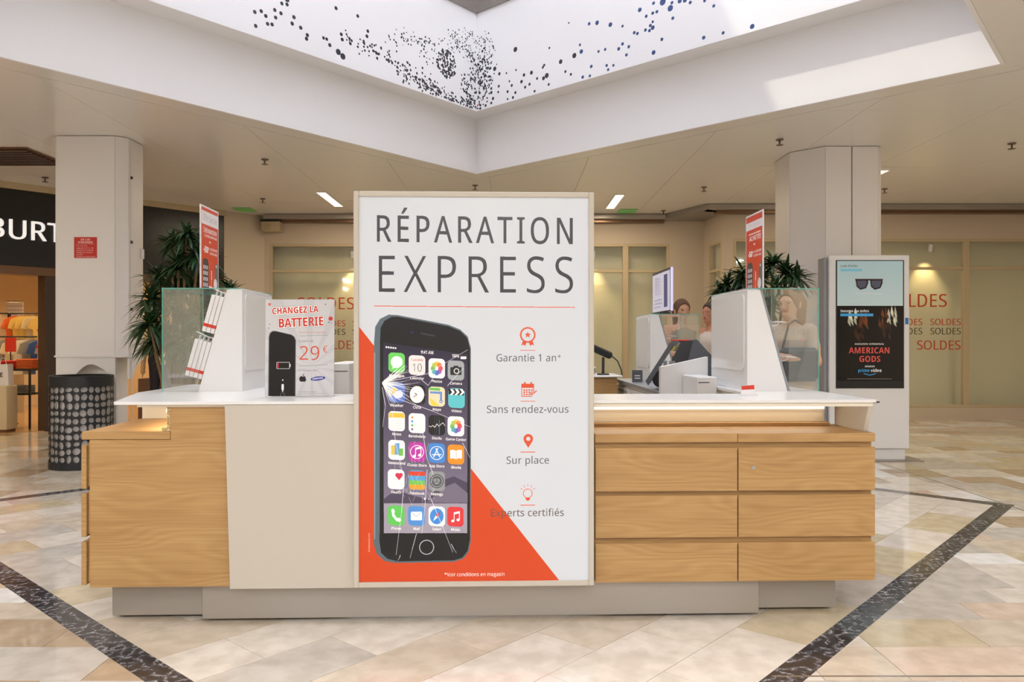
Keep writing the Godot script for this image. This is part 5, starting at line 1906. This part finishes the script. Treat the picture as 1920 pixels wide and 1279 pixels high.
func shop():
	# shop shell (local: x along the front, d into the shop)
	var e := MB.new()
	e.bd(-4.5, 3.3, 2.34, 3.40, 0, .25, .004)
	var fascia := struct("trim_shop_fascia", e, M.shop_black, ST)
	e = MB.new(); e.bd(-4.5, 3.3, 3.40, CEIL, -.06, .3); struct("trim_shop_head", e, M.frame_beige, ST)
	e = MB.new(); e.bd(-4.5, 3.3, 2.22, 2.34, .0, .3, .003); struct("trim_shop_soffit", e, M.bronze, ST)
	e = MB.new(); e.bd(3.3, 4.12, 0, CEIL, 0, .2, .003); struct("wall_shop_end", e, M.wall_paint, ST)
	e = MB.new(); e.bd(3.3, 3.5, 0, CEIL, .2, 7.0); struct("wall_shop_side", e, M.shop_wall, ST)
	e = MB.new(); e.bd(-4.7, -4.5, 0, CEIL, 0, 7.0); struct("wall_shop_far_side", e, M.shop_wall, ST)
	e = MB.new(); e.bd(-4.5, 3.3, 0, 2.9, 5.2, 5.4); struct("wall_shop_back", e, M.shop_wall, ST)
	e = MB.new(); e.bd(-4.5, 3.3, 2.85, 2.95, .3, 5.4); struct("ceiling_shop", e, M.shop_wall, ST)
	e = MB.new(); e.bd(-4.5, 3.3, .001, .006, .05, 5.2); struct("floor_shop", e, M.shop_floor, ST)
	e = MB.new(); e.bd(.56, .80, 0, 2.22, -.02, .28, .004); struct("trim_shop_post", e, M.dark_post, ST)
	e = MB.new(); e.bd(-4.5, -2.6, 0, 2.22, .02, .12); struct("wall_shop_window", e, M.shop_black, ST)
	# shop name
	glow("sign_white", Color(1, 1, 1), 1.1)
	var nm := lettering("BURTON", .265, M.sign_white, .04, false)
	nm.name = "shop_name_lettering"
	nm.transform = Transform3D(Basis(), Vector3(.60, 2.84, .03))
	nm.scale = Vector3(1.08, 1.0, 1.0)
	fascia.add_child(nm)
	# lamps
	glow("shop_lamp", Color(1.0, .9, .7), 6.0)
	for p in [[-1.2, 1.2], [.2, 1.2], [1.6, 1.2], [-1.2, 2.6], [.3, 2.7], [1.8, 2.6], [-.4, 4.0], [1.2, 4.0], [2.6, 3.2]]:
		var c := Vector3(p[0], 2.846, -p[1])
		var t := thing("shop_downlight", "round warm downlight in the clothes shop ceiling", "lamp", c, ST, "clothes shop downlights")
		e = MB.new(); e.lathe([Vector2(0, -.004), Vector2(.09, -.004), Vector2(.09, .0)], 20, c); part("lens", e, M.shop_lamp, t)
		e = MB.new(); e.lathe([Vector2(.09, -.008), Vector2(.11, -.008), Vector2(.11, .0), Vector2(.09, .0)], 20, c); part("ring", e, M.white_satin, t)
		var l := SpotLight3D.new()
		l.name = numbered("shop_downlight_light")
		l.light_color = Color(1.0, .86, .66)
		l.light_energy = 5.0
		l.spot_angle = 62.0
		l.spot_angle_attenuation = .8
		l.spot_range = 20.0
		l.spot_attenuation = 2.0
		l.light_size = .08
		l.shadow_enabled = true
		add_child(l)
		var w := ST * (c + Vector3(0, -.02, 0))
		l.look_at_from_position(w, w + Vector3.DOWN, Vector3.BACK)
	# slatted panel on the back wall
	var p0 := at(27, 606, 14.2)
	var tt := thing("slat_panel", "white slatted wall panel in the clothes shop", "panel", Vector3(p0.x, .9, p0.z))
	for k in 9:
		e = MB.new(); e.box(Vector3(p0.x - .15, 1.32 + k * .075, p0.z - .02), Vector3(p0.x + .15, 1.388 + k * .075, p0.z), .004)
		part("slat", e, M.white_satin, tt)
	e = MB.new(); e.box(Vector3(p0.x - .15, 0, p0.z - .04), Vector3(p0.x + .15, 2.02, p0.z - .021)); part("backing", e, M.frame_beige, tt)
	# two rails of clothes
	mat("shirt_yellow", c8(232, 200, 110), .85); mat("shirt_orange", c8(226, 110, 50), .85); mat("shirt_white", c8(236, 226, 206), .85)
	mat("shirt_cream", c8(216, 200, 164), .85); mat("shirt_blue", c8(60, 90, 150), .85); mat("shirt_grey", c8(150, 146, 140), .85); mat("shirt_red", c8(206, 50, 40), .85)
	rail("upper", at(55, 588, 14.0), .34, ["shirt_orange", "shirt_yellow", "shirt_yellow", "shirt_cream", "shirt_yellow"], .46, "hanging on the rail beside the slatted panel")
	rail("lower", at(38, 632, 12.9), .66, ["shirt_white", "shirt_cream", "shirt_grey", "shirt_cream", "shirt_white", "shirt_grey", "shirt_blue", "shirt_grey"], .62, "hanging on the front rail of the clothes shop")
	rail("upper", at(2, 588, 14.0), .13, ["shirt_orange", "shirt_grey", "shirt_cream"], .5, "hanging on the rail at the shop's dark end")
	# table with folded stacks
	var q := at(42, 692, 11.75)
	var tb := thing("display_table", "black metal display table with a shelf in the clothes shop", "table", Vector3(q.x, 0, q.z))
	e = MB.new(); e.box(Vector3(q.x - .33, .855, q.z - .25), Vector3(q.x + .27, .88, q.z + .25), .003); part("table_top", e, M.black, tb)
	e = MB.new(); e.box(Vector3(q.x - .31, .50, q.z - .24), Vector3(q.x + .25, .515, q.z + .24)); part("shelf", e, M.black, tb)
	for s in [[-.31, -.23], [.25, -.23], [-.31, .23], [.25, .23]]:
		e = MB.new(); e.box(Vector3(q.x + s[0] - .012, 0.006, q.z + s[1] - .012), Vector3(q.x + s[0] + .012, .855, q.z + s[1] + .012)); part("leg", e, M.black, tb)
	var k2 := 0
	for s in [[-.16, 5, "shirt_red"], [.10, 6, "shirt_orange"]]:
		for k in s[1]:
			e = MB.new()
			e.box(Vector3(q.x + s[0] - .12, .881 + k * .024, q.z - .13 + (k % 2) * .01), Vector3(q.x + s[0] + .12, .903 + k * .024, q.z + .13), .009)
			solo("folded_garment", e, M[s[2]], "folded %s garment, %s from the bottom of its stack on the table" % [["red", "orange"][k2], ["first", "second", "third", "fourth", "fifth", "sixth"][k]], "clothing", Transform3D(), "folded %s garments" % ["red", "orange"][k2])
		k2 += 1
	for k in 4:
		e = MB.new(); e.box(Vector3(q.x - .12, .516 + k * .03, q.z - .1), Vector3(q.x + .14, .543 + k * .03, q.z + .14), .01)
		solo("folded_garment", e, M.shirt_grey, "folded grey garment, %s from the bottom on the table's lower shelf" % ["first", "second", "third", "fourth"][k], "clothing", Transform3D(), "folded grey garments")
	# red card on a stand
	var rs := at(20, 647, 12.2)
	tt = thing("price_stand", "red price card on a thin black stand in the shop", "sign", Vector3(rs.x, 0, rs.z))
	e = MB.new(); e.box(rs + Vector3(-.085, -.11, -.005), rs + Vector3(.085, .11, .005), .002); part("card", e, M.red_card, tt)
	e = MB.new(); e.tube([Vector3(rs.x, .006, rs.z), Vector3(rs.x, rs.y - .11, rs.z)], .008, 6); part("pole", e, M.black, tt)
	e = MB.new(); e.lathe([Vector2(0, .02), Vector2(.1, .02), Vector2(.11, .006)], 16, Vector3(rs.x, 0, rs.z)); part("foot", e, M.black, tt)
	# white bag on a stool
	var bg := at(8, 700, 11.2)
	tt = thing("stool", "low beige block stool holding the white bag", "stool", Vector3(bg.x, 0, bg.z))
	e = MB.new(); e.box(Vector3(bg.x - .13, .04, bg.z - .13), Vector3(bg.x + .11, .66, bg.z + .13), .01); part("seat_block", e, M.shirt_cream, tt)
	e = MB.new(); e.box(Vector3(bg.x - .11, .006, bg.z - .11), Vector3(bg.x + .09, .04, bg.z + .11)); part("base", e, M.brown_wood, tt)
	tt = thing("paper_bag", "white paper carrier bag with dark letters on the stool", "bag", Vector3(bg.x, .661, bg.z))
	e = MB.new(); e.prism(PackedVector2Array([Vector2(bg.x - .12, .661), Vector2(bg.x + .10, .661), Vector2(bg.x + .085, .965), Vector2(bg.x - .12, .955)]), 2, -bg.z - .06, -bg.z + .06); part("body", e, M.white_card, tt)
	e = MB.new(); e.tube([Vector3(bg.x - .06, .955, bg.z), Vector3(bg.x - .04, 1.05, bg.z), Vector3(bg.x + .01, 1.05, bg.z), Vector3(bg.x + .03, .957, bg.z)], .004, 5); part("handle", e, M.paper, tt)
	var ce := lettering("CE", .065, M.letter_dark, .002, true)
	ce.position = Vector3(-.03, .15, .0625)
	tt.add_child(ce, true)
	# boxes and mannequin seen behind the plant
	var bx := at(283, 712, 12.2)
	for k in 2:
		e = MB.new(); e.box(Vector3(bx.x - .13, .006 + k * .36, bx.z - .15), Vector3(bx.x + .14, .355 + k * .36, bx.z + .15), .004)
		solo("wooden_crate", e, M.brown_wood, "brown wooden crate behind the tall plant, %s of two" % ["lower", "upper"][k], "crate")
	# scarf and prints beside the post
	var sc := at(80, 655, 12.5)
	tt = thing("patterned_dress", "cream dress with red flowers on a stand beside the dark post", "clothing", Vector3(sc.x, 0, sc.z))
	e = MB.new(); e.lathe([Vector2(.02, 1.62), Vector2(.07, 1.56), Vector2(.075, 1.3), Vector2(.06, 1.15), Vector2(.10, .75)], 16, Vector3(sc.x, 0, sc.z)); part("cloth", e, M.shirt_cream, tt)
	e = MB.new(); e.tube([Vector3(sc.x, .006, sc.z), Vector3(sc.x, 1.62, sc.z)], .012, 6); part("stand", e, M.black, tt)
	for k in 5:
		e = MB.new(); e.ball(Vector3(sc.x + [-.02, .03, -.04, .03, -.01][k], 1.46 - k * .13, sc.z + .072), Vector3(.025, .025, .006), 10, 6); part("flower", e, M.shirt_red, tt)

func rail(_n: String, c: Vector3, half: float, shirts: Array, drop: float, where: String):
	var t := thing("clothes_rail", "black metal clothes rail with garments " + where.replace("hanging on ", "as "), "clothes rail", Vector3(c.x, 0, c.z))
	var e := MB.new(); e.tube([c + Vector3(-half, 0, 0), c + Vector3(half, 0, 0)], .012, 8); part("bar", e, M.black, t)
	for s in [-1, 1]:
		e = MB.new(); e.tube([Vector3(c.x + s * half, .006, c.z), Vector3(c.x + s * half, c.y, c.z)], .012, 8); part("upright", e, M.black, t)
	var words := {"shirt_orange": "orange", "shirt_yellow": "yellow", "shirt_cream": "cream", "shirt_white": "white", "shirt_grey": "grey", "shirt_blue": "blue", "shirt_red": "red"}
	for i in shirts.size():
		var x := c.x - half * .86 + 2 * half * .86 * (i + .5) / shirts.size()
		var g := thing("hanging_shirt", words[shirts[i]] + " shirt, " + ["first", "second", "third", "fourth", "fifth", "sixth", "seventh", "last"][i] + " of those " + where, "clothing", Vector3(x, c.y - drop, c.z), Transform3D(), words[shirts[i]] + " shirts " + where)
		var w := .19
		var Y := c.y - .05
		var B := Transform3D(Basis(Vector3.UP, .9), Vector3(x, 0, c.z))
		e = MB.new(); e.xf = B
		e.prism(PackedVector2Array([Vector2(-.05, Y), Vector2(-w, Y - .06), Vector2(-w - .05, Y - .22), Vector2(-w + .03, Y - .24), Vector2(-w + .04, Y - drop + .06), Vector2(w - .04, Y - drop + .06), Vector2(w - .03, Y - .24), Vector2(w + .05, Y - .22), Vector2(w, Y - .06), Vector2(.05, Y)]), 2, -.018, .018)
		part("cloth", e, M[shirts[i]], g)
		e = MB.new(); e.xf = B; e.tube([Vector3(0, Y, 0), Vector3(0, c.y + .012, 0)], .003, 5); part("hanger", e, M.steel, g)

# ------------------------------------------------------------------ people: tapered bones joined by a smooth field, meshed as surface nets
class Field:
	var lo: Vector3
	var cell: float
	var nx: int
	var ny: int
	var nz: int
	var f := PackedFloat32Array()
	var tone := PackedByteArray()
	var near := PackedFloat32Array()

	func _init(a: Vector3, b: Vector3, c: float) -> void:
		lo = a
		cell = c
		nx = int((b.x - a.x) / c) + 2
		ny = int((b.y - a.y) / c) + 2
		nz = int((b.z - a.z) / c) + 2
		f.resize(nx * ny * nz)
		f.fill(1.0)
		near.resize(f.size())
		near.fill(9.0)
		tone.resize(f.size())

	func bone(a: Vector3, b: Vector3, ra: float, rb: float, k: float, tn: int, flat := Vector3.ONE) -> void:
		var m := maxf(ra, rb) / minf(flat.x, minf(flat.y, flat.z)) + k + cell * 2
		var p0 := (a.min(b) - Vector3.ONE * m - lo) / cell
		var p1 := (a.max(b) + Vector3.ONE * m - lo) / cell
		var ab := (b - a) * flat
		var l2 := maxf(ab.length_squared(), 1e-9)
		for z in range(maxi(0, int(p0.z)), mini(nz, int(p1.z) + 1)):
			for y in range(maxi(0, int(p0.y)), mini(ny, int(p1.y) + 1)):
				for x in range(maxi(0, int(p0.x)), mini(nx, int(p1.x) + 1)):
					var p := (lo + Vector3(x, y, z) * cell - a) * flat
					var u := clampf(p.dot(ab) / l2, 0.0, 1.0)
					var d := (p - ab * u).length() - lerpf(ra, rb, u)
					var i := (z * ny + y) * nx + x
					if d < near[i]:
						near[i] = d
						tone[i] = tn
					var h := maxf(k - absf(f[i] - d), 0.0) / k
					f[i] = minf(f[i], d) - h * h * k * .25

	# cuts away everything in front of a plane
	func cut(n: Vector3, c: float) -> void:
		for z in nz:
			for y in ny:
				for x in nx:
					var i := (z * ny + y) * nx + x
					f[i] = maxf(f[i], n.dot(lo + Vector3(x, y, z) * cell) - c)

	func net(m: MB, tints: Array) -> void:
		var id := PackedInt32Array()
		id.resize(nx * ny * nz)
		id.fill(-1)
		var pos := PackedVector3Array()
		var nor := PackedVector3Array()
		var tn := PackedByteArray()
		var off := [0, 1, nx, nx + 1, nx * ny, nx * ny + 1, nx * ny + nx, nx * ny + nx + 1]
		var crn := [Vector3(0, 0, 0), Vector3(1, 0, 0), Vector3(0, 1, 0), Vector3(1, 1, 0), Vector3(0, 0, 1), Vector3(1, 0, 1), Vector3(0, 1, 1), Vector3(1, 1, 1)]
		var edges := [[0, 1], [2, 3], [4, 5], [6, 7], [0, 2], [1, 3], [4, 6], [5, 7], [0, 4], [1, 5], [2, 6], [3, 7]]
		for z in nz - 1:
			for y in ny - 1:
				for x in nx - 1:
					var i := (z * ny + y) * nx + x
					var inside := 0
					for o in off:
						if f[i + o] < 0.0:
							inside += 1
					if inside == 0 or inside == 8:
						continue
					var s := Vector3.ZERO
					var n := 0
					for e in edges:
						var a := f[i + off[e[0]]]
						var b := f[i + off[e[1]]]
						if (a < 0.0) != (b < 0.0):
							s += crn[e[0]].lerp(crn[e[1]], a / (a - b))
							n += 1
					var g := Vector3.ZERO
					for k in 8:
						g += (crn[k] * 2.0 - Vector3.ONE) * f[i + off[k]]
					id[i] = pos.size()
					pos.append(lo + (Vector3(x, y, z) + s / n) * cell)
					nor.append(g.normalized())
					tn.append(tone[i])
		var step := [1, nx, nx * ny]
		for z in range(1, nz - 1):
			for y in range(1, ny - 1):
				for x in range(1, nx - 1):
					var i := (z * ny + y) * nx + x
					for ax in 3:
						if (f[i] < 0.0) == (f[i + step[ax]] < 0.0):
							continue
						var u: int = step[(ax + 1) % 3]
						var v: int = step[(ax + 2) % 3]
						var q := [id[i], id[i - u], id[i - u - v], id[i - v]]
						if q.min() < 0:
							continue
						for t in [[0, 1, 2], [0, 2, 3]]:
							m.col = tints[tn[q[t[1]]]]
							m.stri(pos[q[t[0]]], pos[q[t[1]]], pos[q[t[2]]], nor[q[t[0]]], nor[q[t[1]]], nor[q[t[2]]])

# stands at the origin and looks along +z; tints: skin, top, trousers, shoes, lips, eyes
func person(label: String, pos: Vector3, turn: float, height: float, tints: Array, hair: Color, pose: Dictionary, long_hair: bool) -> Node3D:
	var s := height / 1.70
	var m := MB.new()
	m.colored = true
	var fd := Field.new(Vector3(-.42, -.02, -.34) * s, Vector3(.42, 1.50, .42) * s, .0145)
	var V := func(x: float, y: float, z: float) -> Vector3: return Vector3(x, y, z) * s
	# trunk
	fd.bone(V.call(-.075, .98, 0), V.call(.075, .98, 0), .105 * s, .105 * s, .05, 2)
	fd.bone(V.call(0, .98, .0), V.call(0, 1.14, .005), .115 * s, .098 * s, .06, 1)
	fd.bone(V.call(-.07, 1.26, 0), V.call(.07, 1.26, 0), .105 * s, .105 * s, .06, 1)
	fd.bone(V.call(0, 1.12, 0), V.call(0, 1.28, 0), .10 * s, .11 * s, .06, 1)
	fd.bone(V.call(-.15, 1.375, -.01), V.call(.15, 1.375, -.01), .052 * s, .052 * s, .06, 1 if pose.get("sleeves", true) else 0)
	fd.bone(V.call(0, 1.36, -.01), V.call(0, 1.50, .012), .055 * s, .05 * s, .04, 0)
	for sd in [-1.0, 1.0]:
		var el: Vector3 = pose.get("elbow_r" if sd < 0 else "elbow_l", Vector3(sd * .235, 1.10, -.02)) * s
		var wr: Vector3 = pose.get("wrist_r" if sd < 0 else "wrist_l", Vector3(sd * .24, .86, .04)) * s
		var sh: Vector3 = V.call(sd * .175, 1.365, -.01)
		var sleeve := 1 if pose.get("sleeves", true) else 0
		fd.bone(sh, sh.lerp(el, .55), .052 * s, .044 * s, .03, sleeve)
		fd.bone(sh.lerp(el, .5), el, .044 * s, .037 * s, .02, 0)
		fd.bone(el, wr, .037 * s, .026 * s, .02, 0)
		var hd := (wr - el).normalized()
		fd.bone(wr, wr + hd * .07 * s, .028 * s, .032 * s, .02, 0)
		for k in 4:
			var o := Vector3(0, 0, (k - 1.5) * .019) * s
			fd.bone(wr + hd * .075 * s + o, wr + hd * (.135 + .012 * (1.5 - absf(k - 1.4))) * s + o * 1.1 + Vector3(0, 0, .012), .0095 * s, .008 * s, .006, 0)
		fd.bone(wr + hd * .025 * s + Vector3(0, 0, .02 * s), wr + hd * .07 * s + Vector3(0, 0, .055 * s), .0105 * s, .009 * s, .008, 0)
		# legs and shoes
		fd.bone(V.call(sd * .088, .92, 0), V.call(sd * .095, .50, .012), .088 * s, .058 * s, .04, 2)
		fd.bone(V.call(sd * .095, .50, .012), V.call(sd * .10, .10, -.015), .056 * s, .038 * s, .03, 2)
		fd.bone(V.call(sd * .10, .045, -.04), V.call(sd * .115, .035, .15), .042 * s, .034 * s, .03, 3)
	fd.net(m, tints)
	# head on its own finer grid
	var hf := Field.new(V.call(-.12, 1.42, -.14), V.call(.12, 1.74, .16), .0075)
	hf.bone(V.call(0, 1.40, -.0), V.call(0, 1.52, .012), .052 * s, .048 * s, .02, 0)
	hf.bone(V.call(0, 1.615, -.012), V.call(0, 1.60, .012), .082 * s, .078 * s, .03, 0, Vector3(1.1, 1, 1))
	hf.bone(V.call(0, 1.545, .035), V.call(0, 1.50, .062), .052 * s, .030 * s, .04, 0)
	hf.bone(V.call(0, 1.585, .085), V.call(0, 1.55, .097), .008 * s, .0105 * s, .012, 0)
	for sd in [-1.0, 1.0]:
		hf.bone(V.call(sd * .018, 1.607, .082), V.call(sd * .045, 1.607, .068), .010 * s, .009 * s, .012, 0)
		hf.bone(V.call(sd * .079, 1.59, -.005), V.call(sd * .082, 1.555, .0), .016 * s, .010 * s, .008, 0)
		hf.bone(V.call(sd * .031, 1.583, .074), V.call(sd * .033, 1.583, .074), .0075 * s, .0075 * s, .004, 5)
	hf.bone(V.call(-.02, 1.522, .083), V.call(.02, 1.522, .083), .008 * s, .008 * s, .006, 4)
	hf.net(m, tints)
	if not M.has("figure"):
		mat("figure", Color.WHITE, .75).vertex_color_use_as_albedo = true
	var t := thing("person", label, "person", Vector3.ZERO)
	t.transform = Transform3D(Basis(Vector3.UP, turn), pos)
	part("body", m, M.figure, t)
	var h := MB.new()
	var hr := Field.new(V.call(-.14, 1.22, -.2), V.call(.14, 1.76, .14), .009)
	hr.bone(V.call(0, 1.625, -.02), V.call(0, 1.615, .0), .094 * s, .094 * s, .03, 0, Vector3(1.08, 1, 1))
	hr.bone(V.call(0, 1.60, -.05), V.call(0, 1.54, -.05), .082 * s, .065 * s, .03, 0)
	if long_hair:
		hr.bone(V.call(0, 1.58, -.07), V.call(0, 1.36, -.10), .075 * s, .05 * s, .03, 0, Vector3(.8, 1, 1))
	hr.cut(Vector3(0, -.42, 1).normalized(), (Vector3(0, -.42, 1).normalized()).dot(V.call(0, 1.635, .068)))
	hr.net(h, [Color.WHITE])
	var hm := mat("hair_%d" % int(hair.r * 255), hair, .6)
	part("hair", h, hm, t)
	return t

func lin(r: int, g: int, b: int) -> Color:
	return c8(r, g, b).srgb_to_linear()

func people():
	var skin := lin(206, 160, 130)
	person("person in a dark olive sleeveless top facing the kiosk from behind its far counter", at(1279, 800, 9.05) * Vector3(1, 0, 1), .15, 1.76, [skin, lin(122, 114, 98), lin(70, 74, 90), lin(50, 46, 44), lin(176, 96, 88), lin(50, 40, 36)], c8(104, 78, 58), {"sleeves": false, "elbow_r": Vector3(-.25, 1.12, .06), "wrist_r": Vector3(-.10, 1.10, .26), "elbow_l": Vector3(.25, 1.12, .06), "wrist_l": Vector3(.10, 1.06, .26)}, true)
	person("person in a pale sleeveless top standing side on behind the kiosk", at(1334, 800, 8.25) * Vector3(1, 0, 1), -1.1, 1.70, [lin(196, 140, 110), lin(208, 196, 180), lin(48, 50, 60), lin(50, 46, 44), lin(170, 88, 80), lin(40, 32, 30)], c8(72, 50, 40), {"sleeves": false, "elbow_l": Vector3(.24, 1.1, .02), "wrist_l": Vector3(.16, 1.0, .22)}, true)
	var p3 := person("person in a beige top with hands raised, beside the empty glass case", at(1482, 800, 6.3) * Vector3(1, 0, 1), -.9, 1.70, [lin(214, 170, 140), lin(196, 178, 158), lin(196, 172, 140), lin(90, 76, 66), lin(176, 96, 88), lin(50, 40, 36)], c8(150, 112, 80), {"elbow_r": Vector3(-.25, 1.13, .04), "wrist_r": Vector3(-.16, 1.14, .24), "elbow_l": Vector3(.25, 1.13, .04), "wrist_l": Vector3(.14, 1.16, .26)}, true)
	# dark shoulder bag
	var q := p3.position
	var t := thing("shoulder_bag", "dark shoulder bag worn by the person in the beige top", "bag", Vector3(q.x - .02, 1.0, q.z + .17))
	var e := MB.new(); e.box(Vector3(q.x - .17, .98, q.z + .20), Vector3(q.x + .13, 1.24, q.z + .28), .03); part("body", e, M.charcoal, t)
	e = MB.new(); e.tube([Vector3(q.x - .13, 1.23, q.z + .19), Vector3(q.x - .06, 1.42, q.z + .13), Vector3(q.x + .02, 1.455, q.z + .05), Vector3(q.x + .08, 1.40, q.z + .13), Vector3(q.x + .10, 1.23, q.z + .19)], .009, 6); part("strap", e, M.charcoal, t)
	# mannequin in the shop
	var w := at(304, 800, 11.6)
	var mq := person("shop mannequin in a cream top and dark trousers behind the tall plant", Vector3(w.x, .006, w.z), .3, 1.78, [lin(196, 160, 120), lin(236, 214, 160), lin(34, 36, 46), lin(34, 30, 28), lin(180, 140, 110), lin(150, 120, 96)], c8(60, 46, 36), {}, false)
	mq.name = "mannequin"
	mq.set_meta("category", "mannequin")
